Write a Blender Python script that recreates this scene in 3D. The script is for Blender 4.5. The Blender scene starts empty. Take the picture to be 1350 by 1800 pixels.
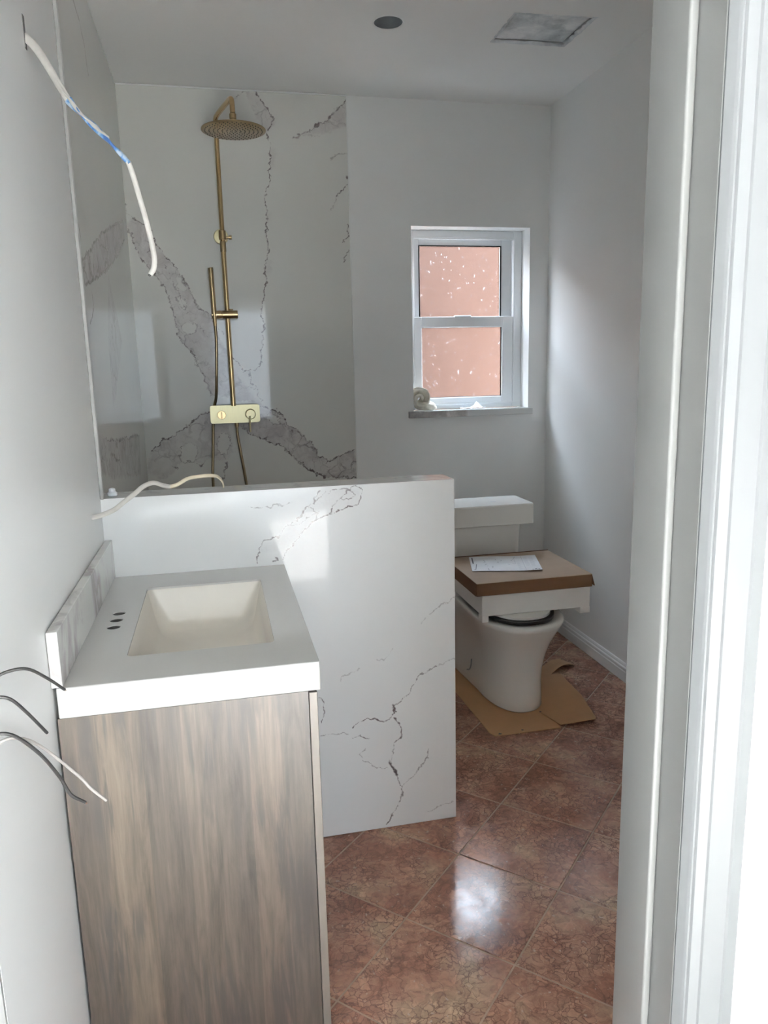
import bpy, bmesh, math, random
import numpy as np
from mathutils import Vector, Matrix, noise as mnoise

S = bpy.context.scene
C = S.collection

# ---------------------------------------------------------------- camera
CAM_H = 1.43
RIGHT = (0.97589775, -0.21698639, -0.02324839)
DOWN = (-0.0633228, -0.17961359, -0.98169709)
FWD = (0.20883918, 0.95950814, -0.18902468)
cd = bpy.data.cameras.new('camera')
cam = bpy.data.objects.new('camera', cd)
C.objects.link(cam)
cam.matrix_world = Matrix(((RIGHT[0], -DOWN[0], -FWD[0], 0.0),
                           (RIGHT[1], -DOWN[1], -FWD[1], 0.0),
                           (RIGHT[2], -DOWN[2], -FWD[2], CAM_H),
                           (0, 0, 0, 1)))
cd.sensor_fit = 'VERTICAL'
cd.sensor_height = 24.0
cd.lens = 24.0 * 1322.15 / 1800.0
cd.clip_start = 0.02
cd.clip_end = 200
S.camera = cam

# ---------------------------------------------------------------- world, lights, exposure
SKY = 19.0
w = bpy.data.worlds.new('sky')
S.world = w
w.use_nodes = True
wn = w.node_tree
wn.nodes.clear()
wo = wn.nodes.new('ShaderNodeOutputWorld')
wb = wn.nodes.new('ShaderNodeBackground')
tc = wn.nodes.new('ShaderNodeTexCoord')
sx = wn.nodes.new('ShaderNodeSeparateXYZ')
rp = wn.nodes.new('ShaderNodeValToRGB')
wn.links.new(tc.outputs['Generated'], sx.inputs[0])
wn.links.new(sx.outputs['Z'], rp.inputs['Fac'])
wn.links.new(rp.outputs['Color'], wb.inputs['Color'])
wn.links.new(wb.outputs[0], wo.inputs[0])
rp.color_ramp.elements[0].position = 0.0
rp.color_ramp.elements[0].color = (0.90, 0.95, 1.0, 1)
rp.color_ramp.elements[1].position = 0.8
rp.color_ramp.elements[1].color = (0.66, 0.83, 1.0, 1)
wb.inputs['Strength'].default_value = SKY

def portal(name, loc, size, normal):
    l = bpy.data.lights.new(name, 'AREA')
    l.shape = 'RECTANGLE'
    l.size, l.size_y = size
    l.cycles.is_portal = True
    o = bpy.data.objects.new(name, l)
    C.objects.link(o)
    o.location = loc
    o.rotation_euler = Vector(normal).to_track_quat('-Z', 'Y').to_euler()
    return o
# daylight comes in through the openings of the room behind the camera and the bathroom window
portal('daylight_portal', (0.56, -4.55, 1.17), (1.10, 2.34), (0, 1, 0))
portal('daylight_portal', (2.52, -3.05, 1.20), (2.30, 1.90), (-1, 0, 0))
sd = bpy.data.lights.new('sun', 'SUN')
sd.energy = 410.0
sd.color = (1.0, 0.97, 0.93)
sd.angle = math.radians(0.6)
sun = bpy.data.objects.new('sun', sd)
C.objects.link(sun)
sun.location = (8, -8, 6)
sun.rotation_euler = Vector((-0.86, 0.48, -0.66)).to_track_quat('-Z', 'Y').to_euler()
portal('daylight_portal', (1.318, 3.99, 1.66), (0.62, 0.90), (0, -1, 0))

S.view_settings.view_transform = 'Standard'
S.view_settings.look = 'None'
S.view_settings.gamma = 1.0
S.view_settings.use_curve_mapping = False
S.view_settings.exposure = 0.92
S.cycles.max_bounces = 10
S.cycles.diffuse_bounces = 8
S.cycles.glossy_bounces = 5
S.cycles.transparent_max_bounces = 12
S.cycles.caustics_reflective = False
S.cycles.caustics_refractive = False
S.cycles.sample_clamp_indirect = 8
S.cycles.use_denoising = True

# ---------------------------------------------------------------- helpers
def tag(o, label=None, cat=None, group=None, kind=None):
    if label: o['label'] = label
    if cat: o['category'] = cat
    if group: o['group'] = group
    if kind: o['kind'] = kind
    return o

def thing(name, label, cat, loc=(0, 0, 0), group=None):
    o = bpy.data.objects.new(name, None)
    o.empty_display_size = 0.05
    C.objects.link(o)
    o.location = loc
    return tag(o, label, cat, group)

def wloc(o):
    v = Vector((0, 0, 0))
    while o is not None:
        v = v + Vector(o.location)
        o = o.parent
    return v

def link(name, me, mat, parent=None, origin=None):
    """mesh given in world coordinates -> object whose origin sits at parent's origin (or at 'origin')"""
    off = wloc(parent) if parent is not None else Vector((0, 0, 0))
    org = Vector(origin) if origin is not None else off
    me.transform(Matrix.Translation(-org))
    if mat is not None and len(me.materials) == 0:
        me.materials.append(mat)
    o = bpy.data.objects.new(name, me)
    C.objects.link(o)
    if parent is not None:
        o.parent = parent
    o.location = org - off
    return o

def finish(bm, name, mat, parent=None, smooth=False, origin=None, recalc=True):
    if recalc:
        bmesh.ops.recalc_face_normals(bm, faces=bm.faces)
    me = bpy.data.meshes.new(name)
    bm.to_mesh(me)
    bm.free()
    if smooth:
        me.polygons.foreach_set('use_smooth', [True] * len(me.polygons))
        if smooth != 'all':
            try:
                me.set_sharp_from_angle(angle=math.radians(35))
            except Exception:
                pass
    return link(name, me, mat, parent, origin)

def bx(bm, x0, x1, y0, y1, z0, z1, bevel=0.0, seg=1):
    r = bmesh.ops.create_cube(bm, size=1.0)
    vs = r['verts']
    for v in vs:
        v.co = Vector(((x0 + x1) / 2 + v.co.x * (x1 - x0), (y0 + y1) / 2 + v.co.y * (y1 - y0), (z0 + z1) / 2 + v.co.z * (z1 - z0)))
    if bevel > 0:
        es = list({e for v in vs for e in v.link_edges})
        bmesh.ops.bevel(bm, geom=es, offset=bevel, segments=seg, affect='EDGES', profile=0.5)

def box(name, b, mat, parent=None, bevel=0.0, seg=1, smooth=False, origin=None):
    bm = bmesh.new()
    bx(bm, *b, bevel=bevel, seg=seg)
    return finish(bm, name, mat, parent, smooth, origin)

def boxes(name, bs, mat, parent=None, bevel=0.0, origin=None):
    bm = bmesh.new()
    for b in bs:
        bx(bm, *b, bevel=bevel)
    return finish(bm, name, mat, parent, False, origin)

def cyl(bm, p0, p1, r0, r1=None, seg=24, caps=True):
    r1 = r0 if r1 is None else r1
    p0, p1 = Vector(p0), Vector(p1)
    d = (p1 - p0).normalized()
    u = d.orthogonal().normalized()
    v = d.cross(u)
    A = [bm.verts.new(p0 + (u * math.cos(t) + v * math.sin(t)) * r0) for t in [2 * math.pi * k / seg for k in range(seg)]]
    B = [bm.verts.new(p1 + (u * math.cos(t) + v * math.sin(t)) * r1) for t in [2 * math.pi * k / seg for k in range(seg)]]
    for k in range(seg):
        bm.faces.new((A[k], A[(k + 1) % seg], B[(k + 1) % seg], B[k]))
    if caps:
        bm.faces.new(A[::-1])
        bm.faces.new(B)

def cylinder(name, p0, p1, r0, mat, parent=None, r1=None, seg=24, origin=None):
    bm = bmesh.new()
    cyl(bm, p0, p1, r0, r1, seg)
    return finish(bm, name, mat, parent, True, origin)

def lathe(bm, prof, center, axis, seg=32):
    """prof: list of (radius, distance along axis)"""
    c, d = Vector(center), Vector(axis).normalized()
    u = d.orthogonal().normalized()
    v = d.cross(u)
    rings = []
    for r, h in prof:
        rings.append([bm.verts.new(c + d * h + (u * math.cos(t) + v * math.sin(t)) * max(r, 1e-5)) for t in [2 * math.pi * k / seg for k in range(seg)]])
    for a, b in zip(rings, rings[1:]):
        for k in range(seg):
            bm.faces.new((a[k], a[(k + 1) % seg], b[(k + 1) % seg], b[k]))
    bm.faces.new(rings[0][::-1])
    bm.faces.new(rings[-1])

def spline(pts, n=8):
    P = [Vector(p) for p in pts]
    P = [P[0] * 2 - P[1]] + P + [P[-1] * 2 - P[-2]]
    out = []
    for i in range(1, len(P) - 2):
        for k in range(n):
            t = k / n
            a, b, c, d = P[i - 1], P[i], P[i + 1], P[i + 2]
            out.append(0.5 * ((2 * b) + (c - a) * t + (2 * a - 5 * b + 4 * c - d) * t * t + (3 * b - a - 3 * c + d) * t ** 3))
    out.append(P[-2])
    return out

def sweep(bm, path, rx, ry=None, seg=12, side=None, twist=0.0, caps=True):
    """tube / flat strap along path; rx, ry may be functions of 0..1; side = reference width direction"""
    n = len(path)
    fx = rx if callable(rx) else (lambda t: rx)
    fy = (ry if callable(ry) else (lambda t: ry)) if ry is not None else fx
    prev = None
    rings = []
    for i, p in enumerate(path):
        d = (path[min(i + 1, n - 1)] - path[max(i - 1, 0)]).normalized()
        if prev is None:
            u = Vector(side) if side is not None else d.orthogonal()
        else:
            u = prev
        u = (u - d * u.dot(d)).normalized()
        prev = u
        v = d.cross(u)
        t = i / (n - 1)
        a0 = twist * t
        uu = u * math.cos(a0) + v * math.sin(a0)
        vv = d.cross(uu)
        rings.append([bm.verts.new(p + uu * math.cos(a) * fx(t) + vv * math.sin(a) * fy(t)) for a in [2 * math.pi * k / seg for k in range(seg)]])
    for a, b in zip(rings, rings[1:]):
        for k in range(seg):
            bm.faces.new((a[k], a[(k + 1) % seg], b[(k + 1) % seg], b[k]))
    if caps:
        bm.faces.new(rings[0][::-1])
        bm.faces.new(rings[-1])

def tube(name, pts, r, mat, parent=None, ry=None, n=8, seg=12, side=None, twist=0.0, origin=None):
    bm = bmesh.new()
    sweep(bm, spline(pts, n), r, ry, seg, side, twist)
    return finish(bm, name, mat, parent, True, origin)

def prism(name, poly, z0, z1, mat, parent=None, bevel=0.0, origin=None):
    bm = bmesh.new()
    vs = [bm.verts.new((x, y, z0)) for x, y in poly]
    f = bm.faces.new(vs)
    r = bmesh.ops.extrude_face_region(bm, geom=[f])
    for e in r['geom']:
        if isinstance(e, bmesh.types.BMVert):
            e.co.z = z1
    if bevel:
        bmesh.ops.bevel(bm, geom=list(bm.edges), offset=bevel, segments=1, affect='EDGES')
    return finish(bm, name, mat, parent, False, origin)

def rrect(x0, x1, y0, y1, r, n=6):
    out = []
    for cx, cy, a0 in ((x1 - r, y1 - r, 0), (x0 + r, y1 - r, 90), (x0 + r, y0 + r, 180), (x1 - r, y0 + r, 270)):
        for k in range(n + 1):
            a = math.radians(a0 + 90 * k / n)
            out.append((cx + r * math.cos(a), cy + r * math.sin(a)))
    return out

def cut(obj, cutters):
    """carve the cutter meshes out of obj, then throw the cutters away"""
    for c in cutters:
        m = obj.modifiers.new('cut', 'BOOLEAN')
        m.operation = 'DIFFERENCE'
        m.solver = 'EXACT'
        m.object = c
    dg = bpy.context.evaluated_depsgraph_get()
    dg.update()
    me = bpy.data.meshes.new_from_object(obj.evaluated_get(dg))
    obj.modifiers.clear()
    obj.data = me
    for c in cutters:
        bpy.data.objects.remove(c, do_unlink=True)
    return obj

# ---------------------------------------------------------------- material helpers
class NT:
    def __init__(self, name, color=(0.8, 0.8, 0.8), rough=0.5, metal=0.0, spec=None):
        self.m = bpy.data.materials.new(name)
        self.m.use_nodes = True
        self.t = self.m.node_tree
        self.b = self.t.nodes['Principled BSDF']
        self.out = self.t.nodes['Material Output']
        self.b.inputs['Base Color'].default_value = (*color, 1)
        self.b.inputs['Roughness'].default_value = rough
        self.b.inputs['Metallic'].default_value = metal
        if spec is not None:
            self.b.inputs['Specular IOR Level'].default_value = spec
    def n(self, typ, **kw):
        nd = self.t.nodes.new(typ)
        for k, v in kw.items():
            if k.startswith('i_'):
                nd.inputs[k[2:].replace('_', ' ')].default_value = v
            else:
                setattr(nd, k, v)
        return nd
    def l(self, a, b):
        self.t.links.new(a, b)
    def coord(self, scale=(1, 1, 1), kind='Object'):
        c = self.n('ShaderNodeTexCoord')
        m = self.n('ShaderNodeMapping')
        m.inputs['Scale'].default_value = scale
        self.l(c.outputs[kind], m.inputs[0])
        return m.outputs[0]
    def noise(self, vec, scale, detail=4, rough=0.55, dist=0.0):
        nd = self.n('ShaderNodeTexNoise')
        nd.inputs['Scale'].default_value = scale
        nd.inputs['Detail'].default_value = detail
        nd.inputs['Roughness'].default_value = rough
        nd.inputs['Distortion'].default_value = dist
        if vec is not None: self.l(vec, nd.inputs['Vector'])
        return nd.outputs['Fac']
    def noisec(self, vec, scale, detail=3):
        nd = self.n('ShaderNodeTexNoise')
        nd.inputs['Scale'].default_value = scale
        nd.inputs['Detail'].default_value = detail
        if vec is not None: self.l(vec, nd.inputs['Vector'])
        return nd.outputs['Color']
    def ramp(self, fac, stops, interp='LINEAR'):
        r = self.n('ShaderNodeValToRGB')
        r.color_ramp.interpolation = interp
        e = r.color_ramp.elements
        while len(e) < len(stops): e.new(0.5)
        for k, (p, c) in enumerate(stops):
            e[k].position = p
            e[k].color = (*c, 1) if isinstance(c, (tuple, list)) else (c, c, c, 1)
        self.l(fac, r.inputs['Fac'])
        return r.outputs['Color']
    def mix(self, fac, a, b, mode='MIX'):
        m = self.n('ShaderNodeMix', data_type='RGBA', blend_type=mode)
        for s, k in ((fac, 0), (a, 6), (b, 7)):
            if isinstance(s, (int, float)):
                m.inputs[k].default_value = s
            elif isinstance(s, (tuple, list)):
                m.inputs[k].default_value = (*s, 1)
            else:
                self.l(s, m.inputs[k])
        return m.outputs[2]
    def math(self, op, a, b=None, clamp=False):
        m = self.n('ShaderNodeMath', operation=op, use_clamp=clamp)
        for s, k in ((a, 0), (b, 1)):
            if s is None: continue
            if isinstance(s, (int, float)): m.inputs[k].default_value = s
            else: self.l(s, m.inputs[k])
        return m.outputs[0]
    def vadd(self, a, b, k=1.0):
        m = self.n('ShaderNodeVectorMath', operation='MULTIPLY_ADD')
        self.l(b, m.inputs[0])
        m.inputs[1].default_value = (k, k, k)
        self.l(a, m.inputs[2])
        return m.outputs[0]
    def bump(self, h, strength=0.2, dist=0.002):
        b = self.n('ShaderNodeBump')
        b.inputs['Strength'].default_value = strength
        b.inputs['Distance'].default_value = dist
        self.l(h, b.inputs['Height'])
        self.l(b.outputs[0], self.b.inputs['Normal'])
    def col(self, c): self.l(c, self.b.inputs['Base Color'])
    def rough(self, c): self.l(c, self.b.inputs['Roughness'])

def plain(name, color, rough=0.5, metal=0.0, var=0.06, scale=8.0, bump=0.0, bscale=120):
    t = NT(name, color, rough, metal)
    v = t.coord()
    f = t.noise(v, scale, 4)
    lo = tuple(c * (1 - var) for c in color)
    hi = tuple(min(1, c * (1 + var)) for c in color)
    t.col(t.ramp(f, [(0.3, lo), (0.7, hi)]))
    if bump:
        t.bump(t.noise(v, bscale, 3), bump)
    return t.m

M = {}
M['wall_paint'] = plain('wall_paint', (0.83, 0.835, 0.82), 0.38, var=0.012, scale=2, bump=0.04, bscale=160)
M['ceiling_paint'] = plain('ceiling_paint', (0.83, 0.83, 0.81), 0.34, var=0.015, scale=2, bump=0.04, bscale=120)
M['hall_paint'] = plain('hall_paint', (0.25, 0.26, 0.27), 0.6, var=0.01)
M['casing_paint_dimmed'] = plain('casing_paint_dimmed', (0.155, 0.163, 0.168), 0.4, var=0.01)  # white trim colour darkened to offset the strong light on the casing
M['door_paint_dimmed'] = plain('door_paint_dimmed', (0.26, 0.262, 0.255), 0.35, var=0.012, scale=4, bump=0.03)  # greyer copy of the trim white, dimmed against overbright doorway light
M['trim_paint'] = plain('trim_paint', (0.80, 0.805, 0.79), 0.32, var=0.012, scale=4, bump=0.03)
M['vinyl'] = plain('white_vinyl', (0.82, 0.84, 0.85), 0.28, var=0.01)
M['porcelain'] = plain('porcelain', (0.78, 0.76, 0.71), 0.08, var=0.01)
M['foam'] = plain('white_foam', (0.82, 0.80, 0.76), 0.6, var=0.02, bump=0.1, bscale=300)
M['quartz'] = plain('quartz', (0.555, 0.55, 0.53), 0.10, var=0.015, scale=5)
M['basin'] = plain('basin_glaze', (0.70, 0.66, 0.595), 0.10, var=0.01)
M['black'] = plain('black_plastic', (0.015, 0.015, 0.014), 0.4, var=0.1)
M['black_wire'] = plain('black_insulation', (0.012, 0.012, 0.012), 0.55, var=0.1)
M['white_wire'] = plain('white_insulation', (0.32, 0.30, 0.28), 0.35, var=0.05)
M['copper'] = plain('bare_copper', (0.75, 0.62, 0.52), 0.3, 1.0)
M['romex'] = plain('white_cable_sheath', (0.52, 0.50, 0.46), 0.42, var=0.12, scale=30, bump=0.2)
M['romex_cream'] = plain('cream_cable_sheath', (0.66, 0.58, 0.43), 0.42, var=0.12, scale=25, bump=0.2)
M['dark'] = plain('dark_hollow', (0.05, 0.05, 0.048), 0.8)
M['grout'] = plain('grout', (0.34, 0.24, 0.175), 0.8, var=0.2, scale=20, bump=0.3)
M['paper_back'] = plain('paper_back', (0.75, 0.76, 0.78), 0.6)
M['ink'] = plain('ink', (0.10, 0.11, 0.14), 0.6)
M['faint_ink'] = plain('faint_ink', (0.36, 0.38, 0.44), 0.6)
M['chrome'] = plain('chrome', (0.6, 0.6, 0.58), 0.15, 1.0)
M['cloth'] = plain('cream_cloth', (0.74, 0.70, 0.60), 0.85, var=0.15, scale=30, bump=0.5, bscale=250)
M['scrap'] = plain('white_scrap', (0.84, 0.86, 0.88), 0.4, var=0.05)
M['can_metal'] = plain('can_metal', (0.30, 0.32, 0.34), 0.45, 0.4, var=0.2)
M['hall_floor'] = plain('hall_floor', (0.50, 0.50, 0.50), 0.35, var=0.15, scale=3)
M['patio'] = plain('patio_concrete', (0.45, 0.44, 0.42), 0.8, var=0.1, scale=3)

def brass(name, c, rough):
    t = NT(name, c, rough, 1.0)
    v = t.coord((400, 400, 6))
    f = t.noise(v, 1.0, 3)
    t.col(t.ramp(f, [(0.3, tuple(k * 0.88 for k in c)), (0.7, c)]))
    t.bump(f, 0.05, 0.0005)
    return t.m
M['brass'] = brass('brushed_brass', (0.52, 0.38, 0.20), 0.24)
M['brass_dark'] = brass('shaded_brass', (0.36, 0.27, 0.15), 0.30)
M['brass_plate'] = brass('satin_brass_plate', (0.76, 0.69, 0.43), 0.42)
M['hose_brass'] = brass('hose_brass', (0.22, 0.17, 0.10), 0.28)

def cardboard(name, c):
    t = NT(name, c, 0.75)
    v = t.coord((1, 1, 1))
    f = t.noise(v, 6, 5)
    g = t.noise(t.coord((4, 260, 260)), 1.0, 2)
    a = t.ramp(f, [(0.3, tuple(k * 0.86 for k in c)), (0.7, c)])
    t.col(t.mix(0.12, a, g, 'MULTIPLY'))
    t.bump(g, 0.15, 0.001)
    return t.m
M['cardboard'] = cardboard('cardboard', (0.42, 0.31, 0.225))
M['cardboard_shade'] = cardboard('cardboard_flap_shade', (0.150, 0.074, 0.034))  # shade of the upright sides put into the colour
M['cardboard_floor'] = cardboard('floor_cardboard', (0.44, 0.245, 0.115))

def marble(name, base, veined, rough=0.07, spec=0.5):
    t = NT(name, base, rough, 0.0, spec)
    v = t.coord()
    soft = t.ramp(t.noise(v, 2.2, 5), [(0.35, tuple(k * 0.965 for k in base)), (0.65, base)])
    if veined:
        ad = t.n('ShaderNodeAttribute', attribute_name='vein').outputs['Fac']
        st = t.n('ShaderNodeAttribute', attribute_name='strength').outputs['Fac']
        bd = t.n('ShaderNodeAttribute', attribute_name='band').outputs['Fac']
        # cloudy lilac grey bands with their own fine crackle
        wv = t.vadd(v, t.noisec(v, 7, 5), 0.16)
        cl = t.noise(wv, 11, 8, 0.65, 0.8)
        bandc = t.ramp(cl, [(0.30, (0.30, 0.26, 0.265)), (0.46, (0.42, 0.385, 0.39)), (0.60, (0.55, 0.525, 0.52)), (0.75, (0.66, 0.64, 0.62))])
        bk = t.math('MULTIPLY', bd, t.ramp(t.noise(wv, 8, 7, 0.6), [(0.34, 1.0), (0.62, 0.45)]))
        c = t.mix(bk, soft, bandc)
        k = None
        for sc, wd_, am in ((7.5, 0.045, 0.85), (19, 0.06, 0.5)):
            vo = t.n('ShaderNodeTexVoronoi', feature='DISTANCE_TO_EDGE')
            vo.inputs['Scale'].default_value = sc
            t.l(t.vadd(v, t.noisec(v, sc * 1.6, 6), 1.0 / sc), vo.inputs['Vector'])
            crack = t.ramp(vo.outputs['Distance'], [(0.0, 1.0), (wd_, 0.0)])
            gate = t.ramp(t.noise(v, sc * 0.8, 3), [(0.46, 0.0), (0.60, 1.0)])
            kk = t.math('MULTIPLY', t.math('MULTIPLY', crack, gate), t.math('MULTIPLY', bd, am))
            k = kk if k is None else t.math('MAXIMUM', k, kk)
        c = t.mix(k, c, (0.15, 0.12, 0.125))
        # the drawn veins: broken, uneven dark lines
        br = t.noise(v, 55, 5, 0.7)
        wd = t.math('MULTIPLY_ADD' if False else 'ADD', ad, t.math('MULTIPLY', t.math('SUBTRACT', br, 0.5), 1.6))
        ln = t.ramp(wd, [(0.25, 1.0), (0.75, 0.0)])
        gap = t.ramp(t.noise(v, 28, 3), [(0.34, 0.35), (0.52, 1.0)])
        halo = t.ramp(ad, [(0.0, 0.45), (0.25, 0.22), (1.0, 0.0)])
        c = t.mix(t.math('MULTIPLY', halo, st), c, (0.45, 0.40, 0.40))
        c = t.mix(t.math('MULTIPLY', t.math('MULTIPLY', ln, st), gap), c, (0.13, 0.105, 0.105))
        t.col(c)
    else:
        b = t.ramp(t.noise(t.vadd(v, t.noisec(v, 3, 3), 0.5), 3.2, 5), [(0.47, 0.0), (0.50, 0.35), (0.53, 0.0)])
        t.col(t.mix(b, soft, (0.45, 0.42, 0.42)))
    return t.m
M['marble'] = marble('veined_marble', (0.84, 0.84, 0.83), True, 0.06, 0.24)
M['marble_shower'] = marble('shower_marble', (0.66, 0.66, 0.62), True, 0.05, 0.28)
M['marble_plain'] = marble('marble_edge', (0.80, 0.80, 0.77), False)

def sill_marble():
    t = NT('sill_marble', (0.7, 0.7, 0.68), 0.12)
    v = t.coord()
    a = t.noise(t.vadd(v, t.noisec(v, 6, 4), 0.3), 9, 6)
    xs = t.n('ShaderNodeSeparateXYZ')
    t.l(v, xs.inputs[0])
    left = t.ramp(xs.outputs['X'], [(0.0, 1.0), (0.30, 1.0), (0.32, 0.0)])
    t.b.inputs['Roughness'].default_value = 0.12
    c = t.ramp(a, [(0.35, (0.26, 0.24, 0.24)), (0.5, (0.45, 0.43, 0.42)), (0.62, (0.68, 0.68, 0.66))])
    t.col(t.mix(left, (0.66, 0.67, 0.66), c))
    return t.m
M['sill_marble'] = sill_marble()

def backsplash_marble():
    t = NT('backsplash_marble', (0.8, 0.79, 0.77), 0.08)
    v = t.coord((1, 1, 0.45))
    a = t.noise(t.vadd(v, t.noisec(v, 5, 4), 0.25), 7, 6)
    t.col(t.ramp(a, [(0.50, (0.66, 0.66, 0.635)), (0.58, (0.50, 0.475, 0.47)), (0.63, (0.38, 0.35, 0.345)), (0.68, (0.64, 0.63, 0.615))]))
    return t.m
M['backsplash'] = backsplash_marble()

def tile_mat():
    t = NT('breccia_tile', (0.3, 0.17, 0.12), 0.08, 0.0, 0.36)
    tcn = t.n('ShaderNodeTexCoord')
    oi = t.n('ShaderNodeObjectInfo')
    off = t.n('ShaderNodeVectorMath', operation='MULTIPLY_ADD')
    cb = t.n('ShaderNodeCombineXYZ')
    for k in range(3): t.l(oi.outputs['Random'], cb.inputs[k])
    t.l(cb.outputs[0], off.inputs[0])
    off.inputs[1].default_value = (37, 91, 53)
    t.l(tcn.outputs['Object'], off.inputs[2])
    v = off.outputs[0]
    wv = t.vadd(v, t.noisec(v, 14, 6), 0.09)
    big = t.noise(wv, 5.5, 4, 0.5)
    fine = t.noise(wv, 60, 6, 0.7)
    base = t.ramp(big, [(0.30, (0.20, 0.096, 0.066)), (0.45, (0.28, 0.145, 0.100)), (0.56, (0.35, 0.205, 0.145)), (0.68, (0.40, 0.29, 0.20))])
    c = t.mix(0.55, base, t.ramp(fine, [(0.30, (0.22, 0.20, 0.19)), (0.70, (0.84, 0.80, 0.78))]), 'OVERLAY')
    # angular fragments with fine dark joints
    vo = t.n('ShaderNodeTexVoronoi', feature='F1')
    vo.inputs['Scale'].default_value = 52
    t.l(wv, vo.inputs['Vector'])
    sv = t.n('ShaderNodeSeparateColor')
    t.l(vo.outputs['Color'], sv.inputs[0])
    frag = t.ramp(sv.outputs[0], [(0.0, (0.22, 0.20, 0.19)), (0.6, (0.52, 0.50, 0.48)), (1.0, (0.80, 0.78, 0.74))])
    c = t.mix(0.32, c, frag, 'OVERLAY')
    ve = t.n('ShaderNodeTexVoronoi', feature='DISTANCE_TO_EDGE')
    ve.inputs['Scale'].default_value = 52
    t.l(wv, ve.inputs['Vector'])
    zone = t.ramp(t.noise(v, 7, 3), [(0.40, 0.0), (0.55, 1.0)])
    cr = t.math('MULTIPLY', t.ramp(ve.outputs['Distance'], [(0.0, 1.0), (0.075, 0.0)]), zone)
    c = t.mix(t.math('MULTIPLY', cr, 0.9), c, (0.085, 0.035, 0.028))
    ve2 = t.n('ShaderNodeTexVoronoi', feature='DISTANCE_TO_EDGE')
    ve2.inputs['Scale'].default_value = 9
    t.l(t.vadd(v, t.noisec(v, 22, 4), 0.07), ve2.inputs['Vector'])
    c = t.mix(t.math('MULTIPLY', t.ramp(ve2.outputs['Distance'], [(0.0, 1.0), (0.022, 0.0)]), 0.55), c, (0.075, 0.03, 0.025))
    sp = t.ramp(t.noise(t.vadd(v, t.noisec(v, 40, 2), 0.02), 75, 3, 0.5), [(0.655, 0.0), (0.72, 0.75)])
    c = t.mix(sp, c, (0.50, 0.40, 0.33))
    t.col(c)
    t.rough(t.ramp(t.noise(v, 25, 4), [(0.3, 0.06), (0.7, 0.20)]))
    t.bump(fine, 0.10, 0.0010)
    return t.m
M['tile'] = tile_mat()

def wood(name, edge=False):
    t = NT(name, (0.3, 0.26, 0.22), 0.42)
    v = t.coord()
    s = t.n('ShaderNodeSeparateXYZ')
    t.l(v, s.inputs[0])
    # printed staves running upward; x measured from the wall side of the panel, 0.47 m wide
    u = t.math('DIVIDE', s.outputs['X'], 0.47)
    st = t.ramp(u, [(0.0, (0.058, 0.047, 0.037)), (0.13, (0.075, 0.060, 0.045)), (0.30, (0.051, 0.042, 0.034)), (0.45, (0.065, 0.053, 0.042)), (0.56, (0.056, 0.046, 0.037)), (0.63, (0.050, 0.041, 0.034)), (0.71, (0.072, 0.057, 0.045)), (0.85, (0.056, 0.047, 0.039))], 'CONSTANT')
    gv = t.coord((1, 1, 0.11))
    g = t.noise(t.vadd(gv, t.noisec(gv, 11, 3), 0.045), 34, 9, 0.66, 0.4)
    fine = t.noise(t.coord((1, 1, 0.03)), 160, 4, 0.6)
    c = t.mix(0.85, st, t.ramp(g, [(0.30, (0.18, 0.175, 0.175)), (0.5, (0.5, 0.5, 0.5)), (0.70, (0.74, 0.73, 0.71))]), 'OVERLAY')
    c = t.mix(0.5, c, t.ramp(fine, [(0.3, (0.30, 0.30, 0.30)), (0.7, (0.66, 0.66, 0.66))]), 'OVERLAY')
    # long dark grain streaks and a few checks
    kv = t.coord((1, 1, 0.07))
    k = t.noise(t.vadd(kv, t.noisec(kv, 9, 3), 0.05), 48, 4, 0.6, 0.5)
    zone = t.ramp(t.noise(t.coord((1.3, 1, 0.5)), 6.5, 2), [(0.42, 0.0), (0.56, 1.0)])
    streak = t.math('MULTIPLY', t.ramp(k, [(0.47, 0.0), (0.58, 0.85)]), zone)
    c = t.mix(streak, c, (0.034, 0.030, 0.028))
    if edge:
        c = t.mix(0.55, c, (0.20, 0.18, 0.155))
    t.col(c)
    t.bump(g, 0.06, 0.001)
    return t.m
M['wood'] = wood('grey_wood_laminate')
M['wood_edge'] = wood('pale_wood_edge', True)

def stucco():
    t = NT('terracotta_stucco', (0.5, 0.24, 0.15), 0.9)
    v = t.coord()
    t.col(t.ramp(t.noise(v, 1.3, 3), [(0.3, (0.029, 0.0110, 0.0052)), (0.7, (0.027, 0.0112, 0.0062))]))
    return t.m
M['stucco'] = stucco()

def glass():
    t = NT('obscure_glass', (0.9, 0.9, 0.9), 0.1)
    tr = t.n('ShaderNodeBsdfTransparent')
    tr.inputs['Color'].default_value = (0.86, 0.84, 0.84, 1)
    tl = t.n('ShaderNodeBsdfTranslucent')
    tl.inputs['Color'].default_value = (0.8, 0.8, 0.82, 1)
    gl = t.n('ShaderNodeBsdfGlossy')
    gl.inputs['Roughness'].default_value = 0.05
    v = t.coord()
    # dried splashes near the lower edge of each pane
    vv = t.coord((1.6, 1.0, 1.0))
    sp = t.ramp(t.noise(vv, 45, 2, 0.4), [(0.665, 0.0), (0.72, 1.0)])
    haze = t.math('ADD', t.math('MULTIPLY', sp, 0.12), 0.003)
    m1 = t.n('ShaderNodeMixShader')
    t.l(haze, m1.inputs[0]); t.l(tr.outputs[0], m1.inputs[1]); t.l(tl.outputs[0], m1.inputs[2])
    m2 = t.n('ShaderNodeMixShader')
    m2.inputs[0].default_value = 0.035
    t.l(m1.outputs[0], m2.inputs[1]); t.l(gl.outputs[0], m2.inputs[2])
    t.l(m2.outputs[0], t.out.inputs['Surface'])
    return t.m
M['glass'] = glass()

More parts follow.
